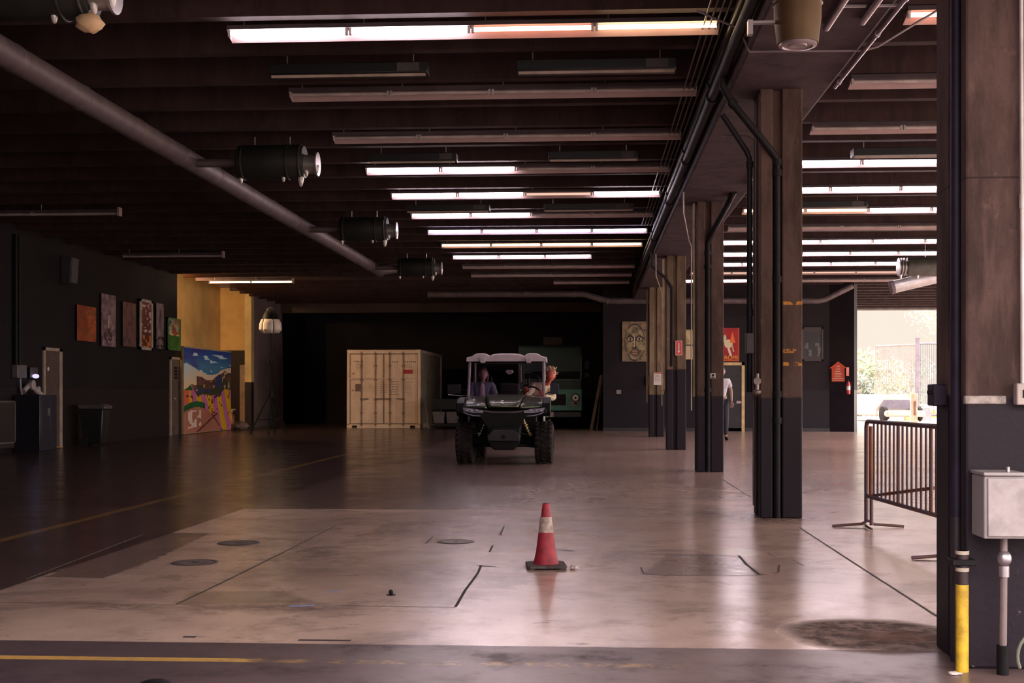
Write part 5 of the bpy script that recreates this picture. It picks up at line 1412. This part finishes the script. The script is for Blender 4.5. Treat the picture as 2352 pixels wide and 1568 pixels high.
b = MB(); b.cyl((lx(1187),1.70,lz(875)),(lx(1187),1.70,lz(833)),.014); b.cyl((lx(1193),1.68,lz(852)),(lx(1214),1.68,lz(852)),.008); b.build('cage_tube', m_pil, ut)
# mirrors
b = MB(); b.box(lx(1018),lx(1049),.70,.76,lz(904),lz(882)); b.tube([(lx(1049),.73,lz(893)),(lx(1060),.70,lz(896)),(lx(1068),.62,lz(899))], .012, 8); b.build('side_mirror', M('mirror_black', (.010,.008,.012), .5, spec=.2), ut, bevel=.01)
b = MB(); b.box(lx(1262),lx(1283),.62,.68,lz(905),lz(880)); b.tube([(lx(1262),.65,lz(900)),(lx(1250),.62,lz(905))], .012, 8); b.build('side_mirror', M('mirror_navy', (.018,.022,.035), .5, spec=.2), ut, bevel=.01)
b = MB(); b.tube([(lx(1020),.70,lz(906)),(lx(1048),.68,lz(909)),(lx(1068),.60,lz(908))], .008, 6); b.build('mirror_stay', m_steel, ut)
# cargo bed
b = MB(); b.box(-.66,.66,1.85,2.95,.72,.78); b.box(-.68,-.64,1.85,2.95,.72,1.06); b.box(.64,.68,1.85,2.95,.72,1.06); b.box(-.68,.68,1.85,1.89,.72,1.06); b.box(-.68,.68,2.91,2.95,.72,1.06); b.build('cargo_bed', m_green, ut, bevel=.012)

# ================================================================ PEOPLE
def skin_obj(name, nodes, edges, root, mat, parent, sub=2, extra=None):
    bm = bmesh.new(); lay = bm.verts.layers.skin.verify(); d = {}
    for k, (co, r) in nodes.items():
        v = bm.verts.new(co); v[lay].radius = (r, r) if not isinstance(r, tuple) else r; v[lay].use_root = (k == root); d[k] = v
    for a, e in edges: bm.edges.new((d[a], d[e]))
    me = bpy.data.meshes.new(name + '_sk'); bm.to_mesh(me); bm.free()
    t = bpy.data.objects.new(name + '_sk', me); COL.objects.link(t)
    md = t.modifiers.new('k', 'SKIN'); md.use_smooth_shade = True
    t.modifiers.new('s', 'SUBSURF').levels = sub
    dg = bpy.context.evaluated_depsgraph_get(); dg.update()
    me2 = bpy.data.meshes.new_from_object(t.evaluated_get(dg)); bpy.data.objects.remove(t)
    if extra:   # merge extra shapes (head, fingers) in the same mesh
        bm = bmesh.new(); bm.from_mesh(me2)
        for x in extra:
            me3 = x if isinstance(x, bpy.types.Mesh) else None
            if me3 is None:
                me3 = bpy.data.meshes.new('x'); me3.from_pydata([tuple(v) for v in x.v], [], x.f)
            bm.from_mesh(me3)
        bmesh.ops.recalc_face_normals(bm, faces=bm.faces); bm.to_mesh(me2); bm.free()
    me2.materials.clear(); me2.materials.append(mat)
    for p in me2.polygons: p.use_smooth = True; p.material_index = 0
    o = bpy.data.objects.new(name, me2); COL.objects.link(o); o.parent = parent
    return o
def chain(keys): return [(keys[i], keys[i+1]) for i in range(len(keys)-1)]
def head_mesh(c, fwd, up, s=1.0):
    """head with brow, nose, lips, chin, ears; c centre, fwd unit, up unit"""
    fwd = Vector(fwd).normalized(); up = Vector(up); up = (up - fwd*up.dot(fwd)).normalized(); rt = fwd.cross(up)
    b = MB(); M4 = Matrix((rt, fwd, up)).transposed().to_4x4(); M4.translation = Vector(c); b.T = M4
    def fn(d):
        k = 1.0
        if d.z < -.2: k *= 1 - .20*(abs(d.x))*(-d.z)  # narrow jaw
        if d.y > 0:
            k += .05*math.exp(-((d.z+.75)**2)/.05)*math.exp(-d.x**2/.08)   # chin
            k += .03*math.exp(-((d.z-.20)**2)/.01)*math.exp(-d.x**2/.3)    # brow
            k -= .05*math.exp(-((d.z-.05)**2)/.012)*(math.exp(-(d.x-.36)**2/.02)+math.exp(-(d.x+.36)**2/.02))
            k += .03*math.exp(-((d.z+.42)**2)/.006)*math.exp(-d.x**2/.05)
        return k
    b.ell((0,0,0), (.076*s,.096*s,.116*s), 28, 20, fn)
    b.add([(-.012*s,.088*s,.02*s),(.012*s,.088*s,.02*s),(.018*s,.09*s,-.03*s),(-.018*s,.09*s,-.03*s),(0,.120*s,-.022*s),(0,.100*s,.018*s)],
          [(0,5,4,3),(1,2,4,5),(3,4,2),(0,1,5)])
    for sx in (-1, 1): b.ell((sx*.077*s,-.005*s,0), (.010*s,.020*s,.032*s), 10, 8)
    return b, M4
def eyes(M4, s, parent, m_iris, m_lip):
    e = MB(); e.T = M4
    for sx in (-1, 1): e.ell((sx*.031*s,.083*s,.006*s), (.013*s,.010*s,.009*s), 10, 8)
    e.build('eyes', M('eye_white', (.6,.55,.5), .3), parent)
    e = MB(); e.T = M4
    for sx in (-1, 1): e.ell((sx*.031*s,.091*s,.006*s), (.006*s,.004*s,.006*s), 8, 6)
    e.build('irises', m_iris, parent)
    e = MB(); e.T = M4; e.ell((0,.094*s,-.052*s), (.024*s,.010*s,.008*s), 12, 6); e.build('lips', m_lip, parent)
    e = MB(); e.T = M4
    for sx in (-1, 1): e.cbox((sx*.032*s,.090*s,.026*s), (.030*s,.008*s,.005*s))
    e.build('eyebrows', m_iris, parent)
def hand(wrist, dirv, palm_n, s=1.0, curl=.5, side=1):
    """returns meshes: palm + 5 skinned fingers; dirv towards the fingers, palm_n out of the palm side"""
    d = Vector(dirv).normalized(); n = Vector(palm_n); n = (n - d*n.dot(d)).normalized(); w = d.cross(n) * side
    out = []; b = MB()
    Mx = Matrix((w, d, n)).transposed().to_4x4(); Mx.translation = Vector(wrist); b.T = Mx
    b.ell((0,.045*s,0), (.042*s,.055*s,.017*s), 14, 10); out.append(b)
    for k, (off, L) in enumerate(((-.030,.066),(-.010,.078),(.011,.074),(.030,.058))):
        base = Vector((off*s,.082*s,0)); pts = [base]; a = curl*.35; p = base
        for seg in (.42,.32,.26):
            p = p + Vector((0, math.cos(a), math.sin(a)))*L*s*seg; a += curl; pts.append(p)
        f = MB(); f.T = Mx; f.tube(pts, [.0095*s,.009*s,.008*s,.0065*s], 8); out.append(f)
    f = MB(); f.T = Mx; f.tube([(-.030*s,.025*s,.004*s),(-.052*s,.045*s,.012*s),(-.060*s,.068*s,.022*s),(-.056*s,.086*s,.030*s)], [.013*s,.011*s,.010*s,.0075*s], 8); out.append(f)
    return out
def person(label, pose, cloth, skin_mat, hair_mat, hair_fn, pants_mat, parent_loc=None, sitting=True, head_fwd=(0,-1,0), head_up=(0,0,1), hands=None, shoe_mat=None, lip=None, hair_len=.0):
    P = pose
    root = empty('person', (0,0,0), 0, label, 'person')
    root.location = P['base']; B = Vector(P['base'])
    L = {k: Vector(v) - B for k, v in P.items() if k != 'base'}
    hd, M4 = head_mesh(L['head'], head_fwd, head_up)
    nodes = {'pel': (L['pel'], .105), 'wai': (L['pel'].lerp(L['chest'], .45), .10), 'che': (L['chest'], .125), 'nb': (L['neck'], .055), 'nt': (L['head'] - Vector(head_up)*.07 - Vector(head_fwd)*.02, .050)}
    edges = chain(['pel','wai','che','nb','nt'])
    for s in 'lr':
        nodes.update({s+'s': (L[s+'sho'], .055), s+'e': (L[s+'elb'], .040), s+'w': (L[s+'wri'], .026),
                      s+'h': (L[s+'hip'], .085), s+'k': (L[s+'kne'], .058), s+'a': (L[s+'ank'], .040), s+'t': (L[s+'toe'], .032)})
        edges += [('che', s+'s'), (s+'s', s+'e'), (s+'e', s+'w'), ('pel', s+'h'), (s+'h', s+'k'), (s+'k', s+'a'), (s+'a', s+'t')]
    ex = [hd]
    for s, sd in (('l', 1), ('r', -1)):
        w = L[s+'wri']; dv_ = (w - L[s+'elb']).normalized()
        hv = (hands or {}).get(s, (dv_, Vector((0,-1,0)) if abs(dv_.y) < .8 else Vector((0,0,-1)), .5))
        ex += hand(w, hv[0], hv[1], 1.0, hv[2], sd)
    body = skin_obj('body', nodes, edges, 'pel', skin_mat, root, 2, ex)
    eyes(M4, 1.0, body, M('iris_dark', (.03,.02,.015), .3), lip or M('lip', (.25,.08,.07), .5))
    # jacket / shirt
    g = 1.18
    n2 = {'pel': (L['pel'] + Vector((0,0,.02)), .125), 'wai': (nodes['wai'][0], .120), 'che': (L['chest'], .148), 'col': (L['neck'] - Vector((0,0,.015)), .075)}
    e2 = chain(['pel','wai','che','col'])
    for s in 'lr':
        n2[s+'s'] = (L[s+'sho'], .072); n2[s+'e'] = (L[s+'elb'], .055 if cloth.get('long', True) else .06)
        e2 += [('che', s+'s')]
        if cloth.get('long', True):
            n2[s+'w'] = (L[s+'wri'].lerp(L[s+'elb'], .12), .040); e2 += [(s+'s', s+'e'), (s+'e', s+'w')]
        else:
            n2[s+'e'] = (L[s+'sho'].lerp(L[s+'elb'], .65), .062); e2 += [(s+'s', s+'e')]
    skin_obj(cloth['name'], n2, e2, 'pel', cloth['mat'], body, 2)
    if 'front' in cloth:
        c = L['chest']; f = Vector((0,-1,0)); b = MB()
        b.ell(c + Vector((0,-.125,-.03)), (.055,.045,.17), 14, 10); b.build('shirt_front', cloth['front'], body)
    n3 = {'pel': (L['pel'], .122)}; e3 = []
    for s in 'lr':
        n3[s+'h'] = (L[s+'hip'], .098); n3[s+'k'] = (L[s+'kne'], .072); n3[s+'a'] = (L[s+'ank'].lerp(L[s+'kne'], .08), .055)
        e3 += [('pel', s+'h'), (s+'h', s+'k'), (s+'k', s+'a')]
    skin_obj('trousers', n3, e3, 'pel', pants_mat, body, 2)
    for s in 'lr':
        b = MB(); a = L[s+'ank']; tt = L[s+'toe']; d = (tt - a); d.z = 0; d.normalize()
        b.ell((a + tt)/2 + Vector((0,0,-.012)), (.048 if abs(d.y) > .5 else .13, .13 if abs(d.y) > .5 else .048, .045), 14, 8); b.build('shoe', shoe_mat or m_black, body)
    h = MB(); h.T = M4; hair_fn(h); h.build('hair', hair_mat, body)
    return root, body, M4
# vehicle frame of reference (its rotation is small)
def U(x, y, z): return ut.matrix_basis @ Vector((x, y, z))
bpy.context.view_layer.update()
m_skin = M('skin_tan', (.28,.15,.11), .5, var=.08); m_skin_r = M('skin_reddish', (.60,.13,.085), .5, 0, .35, 24, col2=(.34,.05,.04))
m_jean = M('dark_denim', (.022,.024,.04), .8); m_jacket = M('jacket_blue_grey', (.19,.18,.27), .7, 0, .25, 9); m_pink = M('shirt_pink', (.50,.34,.38), .7, var=.1)
m_cream = M('shirt_cream', (.68,.54,.40), .7, var=.15); m_hair = M('hair_dark', (.020,.013,.012), .6); m_hairb = M('hair_sandy', (.46,.30,.20), .6, var=.4)
def hair_long(h):
    h.ell((0,-.018,.028), (.086,.098,.108), 18, 12)
    for k in range(9):
        a = R(200 + 17.5*k); x, y = .074*math.cos(a), .074*math.sin(a)*.9 - .02
        h.tube([(x,y,.03),(x*1.12,y*1.05,-.06),(x*1.10,y,-.15)], [.026,.022,.010], 8)
def hair_short(h):
    h.ell((0,-.016,.030), (.083,.094,.105), 18, 12)
def hair_spiky(h):
    h.ell((0,-.026,.030), (.080,.088,.100), 16, 10)
    rr = random.Random(5)
    for k in range(26):
        a = rr.uniform(0, 2*PI); e = rr.uniform(.15, 1.2); d = Vector((math.cos(a)*math.cos(e), math.sin(a)*math.cos(e)-.1, math.sin(e)))
        p = Vector((d.x*.075, d.y*.085-.015, d.z*.10+.02)); L = rr.uniform(.04, .085)
        h.tube([p, p + d*L*.5 + Vector((0,0,.01)), p + d*L], [.012,.009,.003], 6)
# passenger (left in the picture)
cx, cy = -.46, 1.30
pose = {'base': U(cx, cy, .80), 'pel': U(cx, cy, .90), 'chest': U(cx, cy+.02, 1.20), 'neck': U(cx, cy-.01, 1.34), 'head': U(cx+.01, cy-.05, 1.475),
        'lsho': U(cx+.165, cy, 1.285), 'rsho': U(cx-.165, cy, 1.285), 'lelb': U(cx+.25, cy-.10, 1.06), 'relb': U(cx-.20, cy-.10, 1.06),
        'lwri': U(cx+.20, cy-.32, 1.02), 'rwri': U(cx-.12, cy-.34, 1.02), 'lhip': U(cx+.10, cy-.02, .88), 'rhip': U(cx-.10, cy-.02, .88),
        'lkne': U(cx+.12, cy-.44, .90), 'rkne': U(cx-.12, cy-.44, .90), 'lank': U(cx+.12, cy-.55, .50), 'rank': U(cx-.12, cy-.55, .50),
        'ltoe': U(cx+.12, cy-.70, .46), 'rtoe': U(cx-.12, cy-.70, .46)}
person('seated passenger in an open blue-grey jacket over a pink shirt behind the windscreen', pose, {'name': 'jacket', 'mat': m_jacket, 'front': m_pink}, M('skin_rosy', (.32,.15,.14), .5, var=.08), M('hair_auburn', (.10,.04,.045), .6), hair_long, m_jean)  # passenger skin, pinker than the tan skin
# driver leaning out on the right
cx, cy = .40, 1.28
hxp = lx(1266)
pose = {'base': U(cx, cy, .80), 'pel': U(cx, cy, .90), 'chest': U(cx+.16, cy-.04, 1.17), 'neck': U(cx+.26, cy-.09, 1.315), 'head': U(.735, cy-.16, 1.455),
        'lsho': U(cx+.31, cy-.05, 1.24), 'rsho': U(cx+.04, cy-.06, 1.275), 'lelb': U(.80, cy-.18, 1.06), 'relb': U(cx-.08, cy-.22, 1.10),
        'lwri': U(.60, cy-.34, 1.10), 'rwri': U(cx-.10, cy-.36, 1.16), 'lhip': U(cx+.10, cy-.02, .88), 'rhip': U(cx-.10, cy-.02, .88),
        'lkne': U(cx+.12, cy-.44, .90), 'rkne': U(cx-.12, cy-.44, .90), 'lank': U(cx+.12, cy-.55, .50), 'rank': U(cx-.12, cy-.55, .50),
        'ltoe': U(cx+.12, cy-.70, .46), 'rtoe': U(cx-.12, cy-.70, .46)}
person('driver in a cream shirt leaning out, with reddish face and spiky light hair', pose, {'name': 'shirt', 'mat': m_cream}, m_skin_r, m_hairb, hair_spiky, m_jean,
       head_up=(.25,0,1), head_fwd=(-.05,-1,-.1), lip=M('lip_red', (.35,.02,.02), .4), hands={'l': ((-.35,-.2,.9),(0,-.3,.2),1.1), 'r': ((.1,-.4,.9),(0,-.3,.2),1.1)})
# person standing behind the third pillar
q = PY(1657, 903, 31.0); cx, cy = q.x, q.y
pose = {'base': (cx, cy, 0), 'pel': (cx, cy, .97), 'chest': (cx, cy+.01, 1.33), 'neck': (cx, cy, 1.51), 'head': (cx+.01, cy-.02, 1.67),
        'lsho': (cx+.175, cy, 1.45), 'rsho': (cx-.175, cy, 1.45), 'lelb': (cx+.24, cy+.02, 1.18), 'relb': (cx-.22, cy+.03, 1.17),
        'lwri': (cx+.235, cy-.08, .94), 'rwri': (cx-.22, cy-.07, .93), 'lhip': (cx+.10, cy, .92), 'rhip': (cx-.10, cy, .92),
        'lkne': (cx+.11, cy-.02, .50), 'rkne': (cx-.11, cy-.06, .50), 'lank': (cx+.11, cy+.03, .09), 'rank': (cx-.11, cy-.02, .09),
        'ltoe': (cx+.13, cy-.13, .04), 'rtoe': (cx-.12, cy-.18, .04)}
person('person in a pale t-shirt and dark trousers standing half hidden behind the third pillar', pose, {'name': 't_shirt', 'mat': M('tshirt_pale', (.52,.47,.52), .7, var=.1), 'long': False}, m_skin, m_hair, hair_short, m_jean,
       hands={'l': ((0,-.1,-1),(-.3,-1,0),.4), 'r': ((0,-.1,-1),(.3,-1,0),.4)})

# ================================================================ OUTDOORS
m_leaf = [M('leaf_a', (.30,.36,.24), .7, var=.3, scale=1), M('leaf_b', (.25,.29,.25), .7, var=.3, scale=1), M('leaf_c', (.40,.38,.28), .7, var=.3, scale=1)]
m_bark = M('bark_pale', (.30,.24,.19), .8)
def tree(x, y, h, r, k, label, name='leafy_tree', seed=1, n=900, low=.15):
    rr = random.Random(seed)
    t = empty(name, (x, y, 0), 0, label, 'tree', 'trees beyond the rear opening')
    b = MB(); b.tube([(0,0,-.05),(.05,.02,h*.3),(-.05,.05,h*.6),(0,0,h*.85)], [.13,.10,.07,.03], 8)
    for j in range(6):
        a = rr.uniform(0, 2*PI); z = h*rr.uniform(.25,.7); b.tube([(0,0,z),(r*.5*math.cos(a), r*.5*math.sin(a), z+h*.12),(r*.8*math.cos(a), r*.8*math.sin(a), z+h*.16)], [.05,.03,.012], 6)
    b.build('trunk', m_bark, t)
    b = MB()
    cl = [(rr.uniform(-.6,.6)*r, rr.uniform(-.6,.6)*r, h*rr.uniform(low,.9), r*rr.uniform(.3,.5)) for _ in range(12)]
    for i in range(n):
        c = cl[i % len(cl)]; d = Vector((rr.gauss(0,1), rr.gauss(0,1), rr.gauss(0,1))).normalized() * c[3] * rr.uniform(.5,1)
        p = Vector((c[0], c[1], c[2])) + d; s = rr.uniform(.08,.17)
        u = Vector((rr.gauss(0,1), rr.gauss(0,1), rr.gauss(0,1))).normalized(); w = u.cross(Vector((rr.gauss(0,1), rr.gauss(0,1), rr.gauss(0,1)))).normalized()
        b.add([p-u*s, p+w*s*.45+u*s*.1, p+u*s, p-w*s*.45+u*s*.1], [(0,1,2,3)])
    b.build('foliage', m_leaf[k], t, smooth=False)
def ox(px, D): q = PY(px, 903, D); return q.x
for i, (px, D, h, r, k, lab) in enumerate(((1975,74,3.9,1.6,0,'tallest pale green tree at the left of the bright opening'),(1996,80,3.0,1.5,1,'grey green bush right of the tallest tree'),
        (1968,66,2.0,1.3,1,'low dense bush at the left edge of the bright opening'),(2040,88,3.6,1.9,2,'yellowish tree behind the tall gate'),(2092,94,3.4,1.9,1,'grey green tree behind the right part of the gate'),(2066,76,2.1,1.5,0,'low green bush behind the parked car'))):
    tree(ox(px, D), D, h, r, k, lab, seed=i+3, n=1100)
# branches hanging at the top of the opening from a nearer tall tree
for i, (px, D, h, r, k, lab) in enumerate(((2165,98,9.6,3.4,2,'tall pale tree whose top reaches the roof edge on the right'),)):
    tree(ox(px, D), D, h, r, k, lab, seed=i+23, n=1500, low=.6)
# tall steel gate
def gate(pxa, pxb, D, ztop, zbot, n, name, label, mat, dy=0, skew=0):
    xa, xb = ox(pxa, D), ox(pxb, D); t = empty(name, (xa, D, 0), 0, label, 'gate', None)
    b = MB(); W2 = xb-xa
    b.cyl((0,0,0),(0,0,ztop),.04,n=8); b.cyl((W2,0,0),(W2,0,ztop+skew),.04,n=8); b.cyl((0,0,ztop),(W2,0,ztop+skew),.045,n=8); b.cyl((0,0,zbot),(W2,0,zbot),.04,n=8); b.build('gate_frame', mat, t)
    for i in range(n):
        x = W2*(i+1)/(n+1); b = MB(); b.cyl((x,0,zbot),(x,0,ztop+skew*(i+1)/(n+1)),.014,n=6); b.build('bar', mat, t)
m_gate = M('gate_bronze_grey', (.20,.17,.16), .5)
gate(2012, 2106, 62, 3.42, .12, 22, 'swing_gate', 'tall bar gate left of its post beyond the rear opening', m_gate, skew=.08)
gate(2110, 2180, 61, 3.50, .12, 13, 'swing_gate', 'tall bar gate right of its post beyond the rear opening', M('gate_dark', (.10,.10,.13), .5))
b = MB(); x = ox(2107.5, 60.5); b.box(x-.08,x+.08,60.42,60.58,0,3.72); b.box(x-.09,x+.09,60.41,60.59,3.72,3.76); o = b.build('gate_post', M('gate_post_grey', (.13,.11,.14), .5)); tag(o, 'tall square gate post between the two bar gates', 'post')
# parked car
xc_ = ox(2066, 52); 
t = empty('parked_car', (xc_, 52.5, 0), R(12), 'pale parked car with dark glass beyond the gate area', 'car')
m_car = M('car_pale', (.45,.41,.37), .3, .1, .05); m_glass = M('car_glass', (.12,.10,.14), .15)
b = MB(); b.prism([(-.85,.22),(-.88,.55),(-.74,.80),(-.55,1.02),(-.40,1.10),(.40,1.10),(.55,1.02),(.74,.80),(.88,.55),(.85,.22)], 'Y', .0, 3.4)
b.build('car_body', m_car, t, bevel=.08)
b = MB(); b.hexa([(-.76,-.06,.52),(.76,-.06,.52),(.76,.5,.52),(-.76,.5,.52),(-.55,-.02,.88),(.55,-.02,.88),(.55,.5,.88),(-.55,.5,.88)]); b.build('windscreen', m_glass, t)
b = MB(); b.prism([(-.83,.2),(-.83,.46),(.83,.46),(.83,.2)], 'Y', -.9, .05); b.build('bonnet', m_car, t, bevel=.08)
for sx in (-.84, .64):
    for yy_ in (-.4, 2.6): b = MB(); b.lathe([(.0,0),(.22,0),(.31,.03),(.31,.17),(.22,.2),(.0,.2)], 20, (sx, yy_, .31), 'X'); b.build('wheel', m_rubber, t)
for sx in (-.6, .45): b = MB(); b.box(sx, sx+.2, -.93, -.88, .34, .42); b.build('headlight', m_white, t, bevel=.02)
# tan drum barricade posts, orange delineator, dark bin
x = ox(2087, 54); b = MB(); b.prism([(x-.17,0),(x+.17,0),(x+.11,.95),(x+.06,1.12),(x-.06,1.12),(x-.11,.95)], 'Y', 53.9, 54.1); o = b.build('plastic_barrier', M('barrier_ochre', (.72,.50,.18), .6), bevel=.02); tag(o, 'ochre tapered plastic barrier by the gate post, left of the pair', 'plastic barrier')
x = ox(2099, 49.7); b = MB(); b.box(x-.12,x+.12,49.6,49.8,0,1.15); b.box(x-.16,x+.16,49.55,49.85,0,.1); o = b.build('plastic_barrier', M('barrier_peach', (.80,.62,.45), .6), bevel=.02); tag(o, 'peach upright plastic barrier by the gate post, right of the pair', 'plastic barrier')
b = MB(); b.box(x-.02,x+.05,49.585,49.6,.3,.85); b.build('dark_slot', M('slot_brown', (.30,.17,.12), .6), o)
q = PZ(2145, 958); x, D = q.x, q.y
t = empty('traffic_cone', (x, D, 0), 0, 'small orange traffic cone outside in the bright opening', 'traffic cone')
b = MB(); b.lathe([(.13,.03),(.05,.40),(.0,.40)], 18); b.build('body', M('cone_orange', (.90,.30,.05), .5), t)
b = MB(); b.lathe([(.055,.38),(.03,.62),(.0,.62)], 18); b.build('white_top', m_white, t)
b = MB(); b.box(-.18,.18,-.18,.18,0,.035); b.build('base', M('cone_orange2', (.85,.25,.05), .5), t)
x = ox(2124, 55); b = MB(); b.prism([(x-.22,0),(x+.22,0),(x+.24,.35),(x+.18,.5),(x-.18,.5),(x-.24,.35)], 'Y', 54.8, 55.2); o = b.build('storage_tub', M('tub_grey', (.26,.23,.26), .5), bevel=.02); tag(o, 'grey tub outside between the gate post and the small orange cone', 'tub')
b = MB(); b.box(x-.23,x+.23,54.78,55.22,.5,.56); b.build('tub_lid', m_white, o, bevel=.02)

# ================================================================ LIGHT
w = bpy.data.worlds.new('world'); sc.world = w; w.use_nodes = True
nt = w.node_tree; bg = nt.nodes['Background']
tc = nt.nodes.new('ShaderNodeTexCoord'); sep = nt.nodes.new('ShaderNodeSeparateXYZ'); nt.links.new(tc.outputs['Generated'], sep.inputs[0])
zz = S(nt, sep.outputs[2]); yy = S(nt, sep.outputs[1])
# hazy low sky ahead, brighter sky overhead and behind the viewer
k = zz.step(.06, .6)
c = mixc(nt, k, (1.0,.88,.75), (1.0,.86,.84))
back = (yy * -1.0).step(-.35, .35)
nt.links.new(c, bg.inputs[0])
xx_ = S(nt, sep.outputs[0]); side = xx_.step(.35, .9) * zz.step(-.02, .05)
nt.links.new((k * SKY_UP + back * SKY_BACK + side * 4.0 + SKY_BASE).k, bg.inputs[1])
def area(name, loc, rot, size, col, energy, sy=None):
    l = bpy.data.lights.new(name, 'AREA'); l.shape = 'RECTANGLE'; l.size = size; l.size_y = sy or size; l.color = col; l.energy = energy
    o = bpy.data.objects.new(name, l); COL.objects.link(o); o.location = loc; o.rotation_euler = rot; return o
sun = bpy.data.lights.new('sun', 'SUN'); sun.energy = SUN_E; sun.angle = R(2); sun.color = (1.0, .90, .76)
so = bpy.data.objects.new('sun', sun); COL.objects.link(so)
d = Vector((.45, .75, .95)); so.rotation_euler = d.to_track_quat('Z', 'Y').to_euler()
# warm lamp inside the alcove
t = empty('alcove_lamp', (-12.15, 35.0, 4.70), 0, 'warm lamp high inside the yellow alcove', 'lamp')
b = MB(); b.cyl((0,0,0),(0,0,.22),.14,.05,n=20); b.build('lamp_shade', m_white, t)
b = MB(); b.ell((0,0,.0),(.07,.07,.07)); b.build('bulb', EM('bulb_warm', (1.0,.70,.36), 30), t)
pl = bpy.data.lights.new('alcove_bulb', 'POINT'); pl.energy = ALC_E; pl.color = (1.0,.72,.40); pl.shadow_soft_size = .08
po = bpy.data.objects.new('alcove_bulb', pl); COL.objects.link(po); po.location = (-12.15, 35.0, 4.56)

sc.view_settings.view_transform = 'Standard'; sc.view_settings.look = 'None'; sc.view_settings.gamma = 1.0
sc.view_settings.use_curve_mapping = False
sc.view_settings.exposure = EXPO
